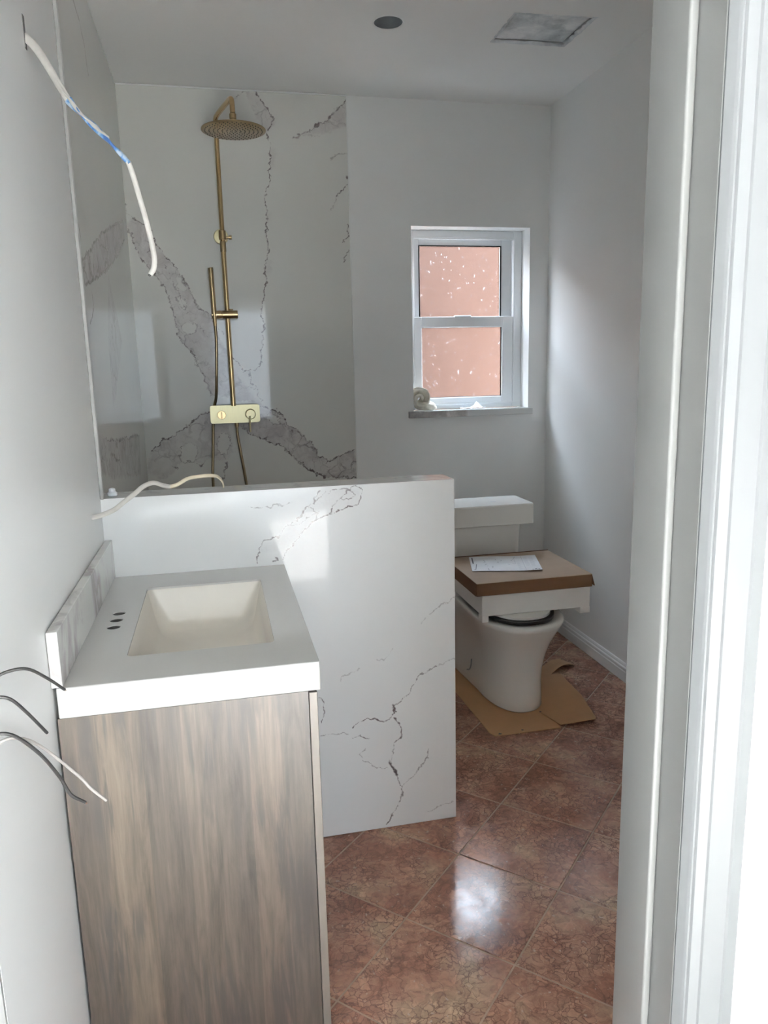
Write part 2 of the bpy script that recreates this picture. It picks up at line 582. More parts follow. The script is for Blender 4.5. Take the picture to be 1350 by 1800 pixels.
def tinted():
    t = NT('dimming_glass', (0.9, 0.9, 0.9), 0.1)
    tr = t.n('ShaderNodeBsdfTransparent')
    tr.inputs['Color'].default_value = (0.50, 0.52, 0.54, 1)
    t.l(tr.outputs[0], t.out.inputs['Surface'])
    return t.m
M['dimming_glass'] = tinted()

def plaster_patch():
    t = NT('smeared_mud', (0.3, 0.31, 0.31), 0.5)
    v = t.coord()
    a = t.noise(t.vadd(v, t.noisec(v, 8, 4), 0.12), 10, 6, 0.6)
    t.col(t.ramp(a, [(0.28, (0.30, 0.33, 0.34)), (0.5, (0.62, 0.65, 0.66)), (0.66, (0.82, 0.84, 0.84))]))
    t.bump(a, 0.6, 0.004)
    return t.m
M['mud'] = plaster_patch()

def blue_wrap():
    t = NT('blue_marked_sheath', (0.1, 0.3, 0.6), 0.45)
    v = t.coord((1, 1, 1))
    a = t.noise(v, 60, 3)
    t.col(t.ramp(a, [(0.40, (0.04, 0.10, 0.26)), (0.52, (0.10, 0.24, 0.46)), (0.64, (0.40, 0.48, 0.56))]))
    return t.m
M['blue'] = blue_wrap()

# ---------------------------------------------------------------- vein fields for the slabs (world metres on each slab's face)
BACK_VEINS = dict(
 lines=[(1,0.005,[(-0.313,2.123),(-0.251,2.089),(-0.216,2.009),(-0.153,1.933),(-0.095,1.836),(-0.055,1.731),(0.006,1.689)]),
  (0.9,0.006,[(-0.018,1.323),(-0.081,1.466),(-0.11,1.541),(-0.154,1.6),(-0.174,1.719),(-0.195,1.81),(-0.246,1.882),(-0.293,1.938),(-0.312,2.013),(-0.352,2.077)]),
  (1,0.006,[(0.21,1.26),(0.248,1.247),(0.303,1.223),(0.343,1.162),(0.412,1.111),(0.462,1.071),(0.488,0.997),(0.537,0.96),(0.611,0.986),(0.684,1.012)]),
  (1,0.006,[(0.679,0.87),(0.525,0.878),(0.447,0.921),(0.378,0.994),(0.323,1.046),(0.212,1.102),(0.117,1.151)]),
  (0.9,0.006,[(-0.018,1.234),(-0.084,1.22),(-0.127,1.18),(-0.192,1.15),(-0.254,1.102),(-0.317,1.05)]),
  (1,0.006,[(0.272,2.7),(0.31,2.629),(0.339,2.581),(0.32,2.531)]),
  (0.6,0.004,[(0.153,2.66),(0.193,2.672),(0.224,2.688)]),
  (1,0.005,[(0.315,2.521),(0.326,2.484),(0.314,2.414),(0.311,2.352),(0.302,2.289),(0.293,2.22),(0.294,2.136),(0.282,2.058),(0.282,1.993),(0.267,1.915),(0.268,1.836),(0.255,1.756),(0.247,1.697),(0.256,1.654),(0.245,1.568),(0.226,1.453),(0.185,1.427),(0.147,1.425),(0.121,1.461),(0.096,1.494)]),
  (1,0.006,[(0.436,2.498),(0.502,2.533),(0.557,2.561),(0.613,2.603),(0.66,2.65),(0.694,2.686)]),
  (0.5,0.004,[(0.436,2.498),(0.514,2.514),(0.554,2.505)]),
  (0.5,0.006,[(0.6,2.406),(0.634,2.433),(0.687,2.447)]),
  (0.9,0.005,[(0.689,2.35),(0.687,2.306),(0.65,2.267),(0.632,2.227)]),
  (0.3,0.005,[(0.632,2.227),(0.602,2.18)]),
  (0.9,0.005,[(0.684,2.124),(0.685,2.071),(0.664,2.036)]),
  (0.9,0.005,[(0.686,1.997),(0.644,1.938)]),
  (0.7,0.004,[(-0.251,2.089),(-0.241,2.014),(-0.26,1.963),(-0.23,1.925)]),
  (0.7,0.004,[(-0.191,1.933),(-0.171,1.861),(-0.144,1.805),(-0.123,1.732),(-0.093,1.679),(-0.05,1.639),(-0.019,1.599)]),
  (0.7,0.004,[(0.006,1.689),(0.024,1.638),(0.062,1.597)]),
  (1,0.005,[(-0.236,0.982),(-0.197,0.963)]),
  (0.8,0.005,[(-0.153,1.006),(-0.113,0.992),(-0.101,0.969),(-0.059,0.99)]),
  (0.8,0.006,[(0.032,0.977),(0.016,0.906),(-0.002,0.878)]),
  (0.6,0.004,[(0.006,1.689),(-0.05,1.731),(-0.077,1.797)]),
  (0.8,0.005,[(0.174,1.419),(0.177,1.372),(0.21,1.321),(0.227,1.279)]),
  (0.5,0.004,[(0.109,1.338),(0.157,1.356),(0.197,1.327)]),
  (0.8,0.004,[(0.537,0.96),(0.549,0.883)]),
  (1,0.005,[(0.323,1.04),(0.391,0.967),(0.447,0.918),(0.49,0.886)]),
  (0.6,0.004,[(0.301,1.172),(0.342,1.148),(0.369,1.113)]),
  (1,0.008,[(-0.361,2.201),(-0.352,2.191)]),
  (0.35,0.004,[(-0.352,2.191),(-0.346,2.149),(-0.313,2.123)]),
  (0.55,0.004,[(-0.108,1.846),(-0.106,1.825),(-0.112,1.81),(-0.123,1.806),(-0.135,1.816),(-0.143,1.836),(-0.145,1.857),(-0.139,1.872),(-0.128,1.875),(-0.116,1.865),(-0.108,1.846)]),
  (0.55,0.004,[(-0.065,1.465),(-0.069,1.456),(-0.077,1.45),(-0.087,1.45),(-0.094,1.456),(-0.097,1.466),(-0.093,1.475),(-0.085,1.481),(-0.075,1.481),(-0.067,1.475),(-0.065,1.465)]),
  (0.55,0.004,[(-0.072,1.639),(-0.08,1.622),(-0.099,1.612),(-0.122,1.612),(-0.14,1.623),(-0.145,1.64),(-0.137,1.657),(-0.118,1.667),(-0.095,1.667),(-0.078,1.656),(-0.072,1.639)]),
  (0.55,0.004,[(-0.117,1.759),(-0.113,1.738),(-0.116,1.722),(-0.125,1.719),(-0.137,1.728),(-0.147,1.747),(-0.151,1.768),(-0.148,1.783),(-0.139,1.786),(-0.127,1.777),(-0.117,1.759)]),
  (0.55,0.004,[(0.063,1.074),(0.054,1.042),(0.036,1.022),(0.016,1.023),(0.001,1.044),(-0.004,1.077),(0.005,1.11),(0.023,1.13),(0.043,1.129),(0.058,1.108),(0.063,1.074)]),
  (0.55,0.004,[(-0.102,1.034),(-0.112,1.008),(-0.135,0.993),(-0.162,0.994),(-0.183,1.011),(-0.189,1.038),(-0.179,1.064),(-0.156,1.079),(-0.129,1.078),(-0.109,1.061),(-0.102,1.034)]),
  (0.55,0.004,[(0.312,1.164),(0.299,1.157),(0.278,1.16),(0.257,1.172),(0.245,1.189),(0.245,1.205),(0.258,1.212),(0.279,1.209),(0.3,1.197),(0.313,1.179),(0.312,1.164)]),
  ],
 bands=[(0.75,[(-0.313,2.123),(-0.251,2.089),(-0.216,2.009),(-0.153,1.933),(-0.095,1.836),(-0.055,1.731),(0.006,1.689),(0.041,1.571),(0.106,1.434),(0.169,1.323),(0.248,1.25),(-0.018,1.323),(-0.081,1.466),(-0.11,1.541),(-0.154,1.6),(-0.174,1.719),(-0.195,1.81),(-0.246,1.882),(-0.293,1.938),(-0.312,2.013),(-0.352,2.077)]),
  (0.85,[(0.21,1.26),(0.248,1.247),(0.303,1.223),(0.343,1.162),(0.412,1.111),(0.462,1.071),(0.488,0.997),(0.537,0.96),(0.611,0.986),(0.684,1.012),(0.679,0.87),(0.525,0.878),(0.447,0.921),(0.378,0.994),(0.323,1.046),(0.212,1.102),(0.117,1.151),(0.049,1.176),(-0.005,1.189)]),
  (0.6,[(-0.018,1.234),(-0.084,1.22),(-0.127,1.18),(-0.192,1.15),(-0.254,1.102),(-0.317,1.05),(-0.34,0.953),(-0.282,0.916),(-0.21,0.969),(-0.152,1.028),(-0.087,0.983),(-0.038,1.006),(0.024,0.985),(0.074,1.031),(0.06,1.117),(0.049,1.173)]),
  (0.55,[(0.225,2.697),(0.272,2.7),(0.31,2.629),(0.339,2.581),(0.342,2.547),(0.315,2.521),(0.294,2.53),(0.265,2.585),(0.242,2.64)]),
  (0.55,[(0.436,2.498),(0.502,2.533),(0.557,2.561),(0.613,2.603),(0.66,2.65),(0.694,2.686),(0.69,2.556),(0.624,2.538),(0.555,2.521),(0.501,2.513)]),
  (0.25,[(0.316,2.447),(0.35,2.448),(0.333,2.372),(0.311,2.352)]),
  (0.25,[(0.291,2.174),(0.323,2.169),(0.316,2.136),(0.294,2.123)]),
  (0.3,[(0.275,1.962),(0.301,1.946),(0.293,1.894),(0.265,1.875)]),
  ],
 holes=[[(-0.108,1.846),(-0.106,1.825),(-0.112,1.81),(-0.123,1.806),(-0.135,1.816),(-0.143,1.836),(-0.145,1.857),(-0.139,1.872),(-0.128,1.875),(-0.116,1.865)],
  [(-0.065,1.465),(-0.069,1.456),(-0.077,1.45),(-0.087,1.45),(-0.094,1.456),(-0.097,1.466),(-0.093,1.475),(-0.085,1.481),(-0.075,1.481),(-0.067,1.475)],
  [(-0.072,1.639),(-0.08,1.622),(-0.099,1.612),(-0.122,1.612),(-0.14,1.623),(-0.145,1.64),(-0.137,1.657),(-0.118,1.667),(-0.095,1.667),(-0.078,1.656)],
  [(-0.117,1.759),(-0.113,1.738),(-0.116,1.722),(-0.125,1.719),(-0.137,1.728),(-0.147,1.747),(-0.151,1.768),(-0.148,1.783),(-0.139,1.786),(-0.127,1.777)],
  [(0.063,1.074),(0.054,1.042),(0.036,1.022),(0.016,1.023),(0.001,1.044),(-0.004,1.077),(0.005,1.11),(0.023,1.13),(0.043,1.129),(0.058,1.108)],
  [(-0.102,1.034),(-0.112,1.008),(-0.135,0.993),(-0.162,0.994),(-0.183,1.011),(-0.189,1.038),(-0.179,1.064),(-0.156,1.079),(-0.129,1.078),(-0.109,1.061)],
  [(0.312,1.164),(0.299,1.157),(0.278,1.16),(0.257,1.172),(0.245,1.189),(0.245,1.205),(0.258,1.212),(0.279,1.209),(0.3,1.197),(0.313,1.179)],
  ])
LEFT_VEINS = dict(
 lines=[(0.6,0.008,[(3.67,2.092),(3.383,2.031),(3.039,1.95),(2.655,1.835),(2.392,1.756),(2.316,1.707)]),
  (0.6,0.008,[(2.4,1.686),(2.62,1.723),(2.971,1.806),(3.35,1.909),(3.653,2.013)]),
  (0.7,0.006,[(2.318,1.99),(2.339,1.936),(2.372,1.883),(2.395,1.811)]),
  (0.5,0.008,[(2.513,1.698),(2.528,1.632),(2.415,1.574)]),
  (0.4,0.01,[(2.686,2.551),(2.797,2.532),(2.875,2.479),(2.896,2.417)]),
  (0.6,0.006,[(3.574,1.153),(3.124,1.179),(2.776,1.198),(2.51,1.231)]),
  (0.6,0.006,[(2.602,1.167),(2.832,1.118)]),
  (0.5,0.006,[(2.794,1.856),(3.016,1.871),(2.897,1.806)]),
  ],
 bands=[(0.6,[(3.67,2.092),(3.383,2.031),(3.039,1.95),(2.655,1.835),(2.392,1.756),(2.316,1.707),(2.4,1.686),(2.62,1.723),(2.971,1.806),(3.35,1.909),(3.653,2.013)]),
  (0.55,[(3.574,1.153),(3.124,1.179),(2.776,1.198),(2.51,1.231),(2.329,1.263),(2.28,1.152),(2.62,1.089),(3.501,0.981)]),
  (0.3,[(2.956,1.784),(3.218,1.555),(2.776,1.307),(2.788,1.539)]),
  ],
 holes=[])
LOW_VEINS = dict(
 lines=[(1,0.003,[(0.397,1.093),(0.401,1.077),(0.382,1.048),(0.339,1.036),(0.282,1.019),(0.245,1.003),(0.215,0.971),(0.189,0.938),(0.164,0.923),(0.158,0.895)]),
  (0.8,0.0028,[(0.272,1.097),(0.255,1.079),(0.251,1.059),(0.234,1.047),(0.217,1.027),(0.192,1.01),(0.167,0.994),(0.147,0.967),(0.117,0.956),(0.095,0.933),(0.091,0.912),(0.088,0.889)]),
  (0.8,0.0028,[(0.394,1.09),(0.37,1.095),(0.347,1.086),(0.333,1.071),(0.316,1.059),(0.303,1.04),(0.29,1.019)]),
  (0.7,0.0028,[(0.293,1.08),(0.309,1.089),(0.334,1.09),(0.354,1.094),(0.375,1.075),(0.353,1.06),(0.333,1.064)]),
  (0.6,0.0028,[(0.254,1.062),(0.268,1.075),(0.288,1.087)]),
  (0.6,0.0028,[(0.242,1.047),(0.263,1.029),(0.252,1.01)]),
  (0.5,0.0028,[(0.075,1.057),(0.099,1.049),(0.13,1.054),(0.17,1.054),(0.195,1.059)]),
  (0.8,0.004,[(0.137,0.905),(0.143,0.896),(0.13,0.889)]),
  (0.5,0.0028,[(0.167,0.996),(0.2,1.0),(0.241,1.022),(0.266,1.035)]),
  (0.5,0.003,[(0.672,0.744),(0.647,0.723),(0.621,0.711),(0.609,0.704)]),
  (0.25,0.003,[(0.609,0.704),(0.578,0.679),(0.563,0.662)]),
  (0.3,0.003,[(0.671,0.541),(0.616,0.528)]),
  (0.7,0.003,[(0.616,0.528),(0.561,0.503),(0.535,0.469),(0.524,0.446),(0.498,0.427),(0.477,0.411)]),
  (1,0.0035,[(0.477,0.411),(0.473,0.389),(0.461,0.371),(0.436,0.363),(0.388,0.377),(0.362,0.369),(0.346,0.358)]),
  (1,0.006,[(0.473,0.415),(0.48,0.392)]),
  (1,0.004,[(0.476,0.369),(0.497,0.342),(0.5,0.323),(0.492,0.299),(0.474,0.286)]),
  (0.5,0.003,[(0.474,0.286),(0.466,0.242),(0.462,0.213)]),
  (0.8,0.003,[(0.346,0.325),(0.369,0.331),(0.387,0.317),(0.399,0.314)]),
  (0.6,0.003,[(0.384,0.284),(0.369,0.265),(0.376,0.245),(0.407,0.219),(0.447,0.206)]),
  (1,0.008,[(0.455,0.224),(0.469,0.203),(0.479,0.172)]),
  (0.7,0.003,[(0.583,0.252),(0.579,0.225),(0.553,0.19),(0.523,0.156),(0.496,0.132)]),
  (0.9,0.003,[(0.479,0.172),(0.489,0.141),(0.496,0.128),(0.496,0.101),(0.477,0.061),(0.461,0.043)]),
  (1,0.004,[(0.465,0.043),(0.446,0.014)]),
  (0.4,0.003,[(0.564,0.035),(0.592,0.036),(0.668,0.064)]),
  (0.9,0.003,[(0.247,0.467),(0.263,0.437),(0.264,0.415),(0.251,0.384)]),
  (0.5,0.003,[(0.242,0.344),(0.282,0.343),(0.334,0.341)]),
  (0.3,0.003,[(0.314,0.513),(0.335,0.527),(0.367,0.538)]),
  (0.3,0.003,[(0.42,0.565),(0.441,0.566),(0.473,0.595)]),
  ],
 bands=[(0.12,[(0.272,1.097),(0.394,1.09),(0.386,1.048),(0.339,1.036),(0.245,1.003),(0.215,0.971),(0.164,0.923),(0.092,0.925),(0.147,0.967),(0.217,1.027)]),
  ],
 holes=[])

_rng = np.random.RandomState(7)
_LAT = _rng.rand(2, 256, 256)
def vnoise(x, y, k):
    xi = np.floor(x).astype(int); yi = np.floor(y).astype(int)
    fx = x - xi; fy = y - yi
    fx = fx * fx * (3 - 2 * fx); fy = fy * fy * (3 - 2 * fy)
    L = _LAT[k]
    g = lambda a, b: L[a % 256, b % 256]
    return (g(xi, yi) * (1 - fx) + g(xi + 1, yi) * fx) * (1 - fy) + (g(xi, yi + 1) * (1 - fx) + g(xi + 1, yi + 1) * fx) * fy - 0.5

def vein_fields(U, V, D, warp):
    du = sum(vnoise(U * f + 3.1, V * f + 9.7, 0) * a for f, a in ((18, 1.0), (50, 0.8), (120, 0.6), (260, 0.35))) * warp
    dv = sum(vnoise(U * f + 17.3, V * f + 5.9, 1) * a for f, a in ((18, 1.0), (50, 0.8), (120, 0.6), (260, 0.35))) * warp
    u, v = U + du, V + dv
    best = np.full(U.shape, 9.0); stg = np.zeros(U.shape)
    for s, wd, pts in D['lines']:
        for (ax, ay), (bx_, by_) in zip(pts, pts[1:]):
            ex, ey = bx_ - ax, by_ - ay
            L2 = ex * ex + ey * ey + 1e-12
            t = np.clip(((u - ax) * ex + (v - ay) * ey) / L2, 0, 1)
            d = np.hypot(u - ax - t * ex, v - ay - t * ey) / wd
            m = d < best
            best[m] = d[m]; stg[m] = s
    def sdist(poly):
        ins = np.zeros(U.shape, bool); d = np.full(U.shape, 9.0)
        n = len(poly)
        for i in range(n):
            (ax, ay), (bx_, by_) = poly[i], poly[(i + 1) % n]
            ex, ey = bx_ - ax, by_ - ay
            L2 = ex * ex + ey * ey + 1e-12
            t = np.clip(((u - ax) * ex + (v - ay) * ey) / L2, 0, 1)
            d = np.minimum(d, np.hypot(u - ax - t * ex, v - ay - t * ey))
            c = ((ay > v) != (by_ > v)) & (u < (bx_ - ax) * (v - ay) / (by_ - ay + 1e-12) + ax)
            ins ^= c
        return np.where(ins, -d, d)
    band = np.zeros(U.shape)
    for s, poly in D['bands']:
        band = np.maximum(band, s * np.clip(0.5 - sdist(poly) / 0.012, 0, 1))
    for poly in D['holes']:
        band *= 1 - 0.9 * np.clip(0.5 - sdist(poly) / 0.010, 0, 1)
    return np.minimum(best, 9.0), stg, band

def slab(name, axis, face, back, u0, u1, v0, v1, step, D, warp, parent, face_sign, mat='marble'):
    """a stone slab: a finely divided polished face carrying the vein fields plus a plain body behind"""
    nu, nv = int((u1 - u0) / step) + 1, int((v1 - v0) / step) + 1
    us, vs = np.linspace(u0, u1, nu), np.linspace(v0, v1, nv)
    U, V = np.meshgrid(us, vs)
    b, s, bd = vein_fields(U.ravel(), V.ravel(), D, warp)
    n = nu * nv
    co = np.zeros((n + 8, 3))
    iu, io = (0, 1) if axis == 'y' else (1, 0)
    co[:n, iu] = U.ravel(); co[:n, 2] = V.ravel(); co[:n, io] = face
    k = n
    eps = (back - face) * 0.01
    for o_ in (face + eps, back):
        for a_, c_ in ((u0, v0), (u1, v0), (u1, v1), (u0, v1)):
            co[k, iu] = a_; co[k, 2] = c_; co[k, io] = o_; k += 1
    i = np.arange(nu - 1); j = np.arange(nv - 1)
    I, J = np.meshgrid(i, j)
    q = (J * nu + I).ravel()
    F = np.stack([q, q + 1, q + nu + 1, q + nu], 1)
    if face_sign < 0: F = F[:, ::-1]
    B = n + np.array([[0, 1, 2, 3], [4, 7, 6, 5], [0, 4, 5, 1], [1, 5, 6, 2], [2, 6, 7, 3], [3, 7, 4, 0]])
    F = np.concatenate([F, B])
    me = bpy.data.meshes.new(name)
    me.vertices.add(len(co)); me.vertices.foreach_set('co', co.ravel())
    me.loops.add(F.size); me.loops.foreach_set('vertex_index', F.ravel().astype(np.int32))
    me.polygons.add(len(F)); me.polygons.foreach_set('loop_start', (np.arange(len(F)) * 4).astype(np.int32))
    me.update(calc_edges=True)
    for nm, arr in (('vein', b), ('strength', s), ('band', bd)):
        at = me.attributes.new(nm, 'FLOAT', 'POINT')
        full = np.zeros(len(co)); full[:n] = arr
        if nm == 'vein': full[n:] = 9
        at.data.foreach_set('value', full.astype(np.float32))
    return link(name, me, M[mat], parent)

# ================================================================= THE SETTING
XL, XR = -0.318, 1.742          # painted side walls of the bathroom
YB = 3.82                       # back wall
ZC = 2.70                       # ceiling
YP0, YP1 = 2.10, 2.215          # low partition, near and far face
YD0, YD1 = 0.686, 0.80          # the doorway wall

def struct(o): return tag(o, kind='structure')

# floor: a grout bed with every tile laid on it at 45 degrees
floor = struct(box('floor', (-0.50, 1.90, 0.62, 4.0, -0.12, -0.0013), M['grout']))
TD = 0.2178
tile_me = None
TS = 0.308 - 0.0045
def tile_mesh():
    bm = bmesh.new()
    bx(bm, -TS / 2, TS / 2, -TS / 2, TS / 2, -0.010, 0.0, bevel=0.0012)
    bmesh.ops.rotate(bm, verts=bm.verts, cent=(0, 0, 0), matrix=Matrix.Rotation(math.radians(45), 3, 'Z'))
    me = bpy.data.meshes.new('tile'); bm.to_mesh(me); bm.free()
    me.materials.append(M['tile'])
    return me
rt = random.Random(3)
tile_me = tile_mesh()
for i in range(-14, 14):
    for j in range(-2, 22):
        if (i + j) % 2: continue
        cx, cy = 0.621 + i * TD, 1.702 + (j - 4) * TD
        # clip the pieces that would run under the walls by leaving them whole but inside the bed
        if cx < XL - 0.10 or cx > XR + 0.12 or cy < 0.72 or cy > YB + 0.10: continue
        o = bpy.data.objects.new('tile', tile_me)
        C.objects.link(o); o.parent = floor
        o.location = (cx, cy, rt.uniform(-0.0004, 0.0003))
        o.rotation_euler = (rt.uniform(-.0012, .0012), rt.uniform(-.0012, .0012), 0)

# ceiling with its two real openings
ceiling = struct(box('ceiling', (-0.62, 1.90, 0.62, 4.0, ZC, ZC + 0.10), M['ceiling_paint']))
bm = bmesh.new(); cyl(bm, (0.721, 3.035, ZC - 0.05), (0.721, 3.035, ZC + 0.2), 0.056, seg=48)
c1 = finish(bm, 'c', None)
c2 = prism('c', [(1.168, 3.136), (1.168, 2.885), (1.487, 2.870), (1.480, 3.132)], ZC - 0.05, ZC + 0.2, None)
cut(ceiling, [c1, c2])
roof = struct(box('roof_sun_block', (-3.0, 6.0, 0.9, 4.0, ZC + 0.18, ZC + 1.1), M['dark']))  # unseen roof, raised and widened to keep sun off the neighbour's wall

# back wall around the window
wall_back = struct(boxes('wall_back', [(-0.50, 1.003, YB, YB + 0.15, -0.1, ZC), (1.638, 1.90, YB, YB + 0.15, -0.1, ZC),
                                (1.003, 1.638, YB, YB + 0.15, -0.1, 1.166), (1.003, 1.638, YB, YB + 0.15, 2.118, ZC)], M['wall_paint']))
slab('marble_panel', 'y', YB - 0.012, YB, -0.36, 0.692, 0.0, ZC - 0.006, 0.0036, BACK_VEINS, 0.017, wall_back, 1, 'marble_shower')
# left: painted furring up to the partition, then the tiled-in shower side
wall_left = struct(boxes('wall_left', [(-0.50, XL, 0.935, YP0, -0.1, ZC), (-0.50, -0.36, YP0, YB, -0.1, ZC)], M['wall_paint']))
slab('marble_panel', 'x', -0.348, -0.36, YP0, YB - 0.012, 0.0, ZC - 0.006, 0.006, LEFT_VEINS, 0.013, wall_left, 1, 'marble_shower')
wall_right = struct(box('wall_right', (XR, XR + 0.12, YD1, YB, -0.1, ZC), M['wall_paint']))
# doorway wall with the opening between x = -0.426 and 0.488
wall_front = struct(boxes('wall_front', [(-1.86, -0.445, YD0, YD1, -0.1, ZC), (0.506, 2.46, YD0, YD1, -0.1, ZC),
                                  (-0.445, 0.506, YD0, YD1, 2.05, ZC), (-0.50, -0.445, YD1, 0.936, -0.1, ZC)], M['wall_paint']))

# corner bead and caulk lines
box_ = box('trim_1', (XL, XL + 0.010, YP0 - 0.006, YP0 + 0.006, 1.10, ZC), M['door_paint_dimmed'], bevel=0.002); struct(box_)
struct(box('trim_2', (-0.348, 0.692, YB - 0.017, YB - 0.010, ZC - 0.008, ZC - 0.001), M['trim_paint'], bevel=0.002))
struct(box('trim_3', (0.690, 0.695, YB - 0.0135, YB - 0.001, 0.0, ZC - 0.002), M['trim_paint'], bevel=0.001))

# skirting with its stepped profile
def profile_x(bm, prof, y0, y1, x_face, sign):
    A = [bm.verts.new((x_face + sign * d, y0, z)) for d, z in prof]
    B = [bm.verts.new((x_face + sign * d, y1, z)) for d, z in prof]
    n = len(prof)
    for k in range(n): bm.faces.new((A[k], A[(k + 1) % n], B[(k + 1) % n], B[k]))
    bm.faces.new(A); bm.faces.new(B[::-1])
prof = [(0, 0.001), (0.014, 0.001), (0.014, 0.048), (0.0115, 0.052), (0.0115, 0.058), (0.014, 0.061), (0.013, 0.067), (0.008, 0.071), (0.008, 0.076), (0.005, 0.083), (0, 0.085)]
bm = bmesh.new(); profile_x(bm, prof, YD1, YB, XR, -1)
struct(finish(bm, 'baseboard_right', M['trim_paint']))
bm = bmesh.new()
A = [bm.verts.new((0.70, YB - d, z)) for d, z in prof]; B = [bm.verts.new((XR - 0.014, YB - d, z)) for d, z in prof]
for k in range(len(prof)): bm.faces.new((A[k], A[(k + 1) % len(prof)], B[(k + 1) % len(prof)], B[k]))
bm.faces.new(A); bm.faces.new(B[::-1])
struct(finish(bm, 'baseboard_back', M['trim_paint']))

# the low partition faced with slabs
part = struct(box('wall_partition', (-0.346, 0.650, YP0 + 0.012, YP1 - 0.010, 0.0, 1.085), M['wall_paint']))
slab('marble_panel', 'y', YP0, YP0 + 0.012, XL, 0.671, 0.002, 1.101, 0.0026, LOW_VEINS, 0.010, part, -1)
box('cap_slab', (-0.347, 0.659, YP0 + 0.0122, YP1, 1.085, 1.101), M['marble_plain'], part, bevel=0.0008)
box('end_panel', (0.659, 0.671, YP0 + 0.0122, YP1, 0.002, 1.101), M['marble_plain'], part, bevel=0.0008)
box('marble_panel', (-0.347, 0.659, YP1 - 0.010, YP1 - 0.001, 0.002, 1.085), M['marble_plain'], part)

# door frame (right jamb, left jamb, head) with stop and casing
door = struct(thing('door_1', None, None, (0.497, YD0, 0)))
def jamb(sign, x):   # sign -1: right jamb facing left
    box('jamb', (min(x, x - sign * 0.018), max(x, x - sign * 0.018), YD0, YD1, 0.0, 2.05), M['door_paint_dimmed'], door, bevel=0.0012)
    box('door_stop', (min(x, x + sign * 0.0105), max(x, x + sign * 0.0105), 0.729, YD1 - 0.0005, 0.0, 2.04), M['door_paint_dimmed'], door, bevel=0.003, seg=3, smooth=True)
    # stepped casing on the camera side
    c0 = x - sign * 0.0003
    pr = [(0.0, 0.0), (0.0, 0.002), (0.005, 0.010), (0.007, 0.0125), (0.009, 0.0125), (0.0105, 0.0105), (0.0125, 0.013), (0.024, 0.0145), (0.0255, 0.0125), (0.0275, 0.0145),
          (0.053, 0.0165), (0.0545, 0.0145), (0.057, 0.0165), (0.070, 0.0165), (0.072, 0.014), (0.072, 0.0)]
    bm = bmesh.new()
    A = [bm.verts.new((c0 - sign * a, YD0 - b, 0.0)) for a, b in pr]
    B = [bm.verts.new((c0 - sign * a, YD0 - b, 2.12)) for a, b in pr]
    for k in range(len(pr)): bm.faces.new((A[k], A[(k + 1) % len(pr)], B[(k + 1) % len(pr)], B[k]))
    bm.faces.new(A); bm.faces.new(B[::-1])
    finish(bm, 'casing', M['casing_paint_dimmed'], door)
jamb(-1, 0.488)
jamb(1, -0.427)
box('head_jamb', (-0.427, 0.488, YD0, YD1, 2.032, 2.05), M['door_paint_dimmed'], door)
box('head_casing', (-0.427, 0.488, YD0 - 0.015, YD0, 2.038, 2.11), M['door_paint_dimmed'], door)

struct(box('end_face_shade', (-0.45, XL - 0.0005, 0.9285, 0.935, 0.0, ZC), M['door_paint_dimmed']))  # dark strip painting the shade on the left wall's end face

# ---------------------------------------------------------------- bathroom window
win = struct(thing('window_1', None, None, (1.32, 3.92, 1.20)))
def ring(name, x0, x1, z0, z1, wl, wr, wb_, wt, y0, y1, mat, parent, bevel=0.002):
    return boxes(name, [(x0, x0 + wl, y0, y1, z0, z1), (x1 - wr, x1, y0, y1, z0, z1),
                        (x0 + wl - 0.001, x1 - wr + 0.001, y0, y1, z0, z0 + wb_), (x0 + wl - 0.001, x1 - wr + 0.001, y0, y1, z1 - wt, z1)], mat, parent, bevel)
fr = ring('window_frame', 1.003, 1.638, 1.20, 2.118, 0.034, 0.052, 0.030, 0.040, 3.925, 3.985, M['vinyl'], win, 0.003)
ring('frame_lip', 1.030, 1.600, 1.222, 2.084, 0.010, 0.012, 0.010, 0.012, 3.918, 3.930, M['vinyl'], fr, 0.002)
up = ring('upper_sash', 1.036, 1.590, 1.640, 2.078, 0.040, 0.062, 0.034, 0.034, 3.948, 3.972, M['vinyl'], win, 0.003)
ring('glazing_bead', 1.074, 1.530, 1.672, 2.046, 0.006, 0.008, 0.006, 0.006, 3.944, 3.950, M['black'], up, 0.001)
box('pane', (1.074, 1.530, 3.958, 3.962, 1.670, 2.048), M['glass'], up)
lo = ring('lower_sash', 1.036, 1.588, 1.226, 1.684, 0.044, 0.062, 0.036, 0.056, 3.920, 3.945, M['vinyl'], win, 0.003)
ring('glazing_bead', 1.078, 1.528, 1.260, 1.630, 0.005, 0.008, 0.005, 0.004, 3.926, 3.930, M['black'], lo, 0.001)
box('pane', (1.078, 1.528, 3.932, 3.936, 1.258, 1.632), M['glass'], lo)
bm = bmesh.new(); bx(bm, 1.262, 1.352, 3.916, 3.944, 1.682, 1.690, bevel=0.003)
finish(bm, 'sash_lock', M['vinyl'], win, True)
box('window_stool', (0.974, 1.658, YB - 0.022, YB, 1.166, 1.200), M['sill_marble'], win, bevel=0.002, origin=(0.974, YB, 1.166))
box('inner_stool', (1.003, 1.638, YB, 3.926, 1.166, 1.199), M['sill_marble'], win, origin=(0.4, YB, 1.166))

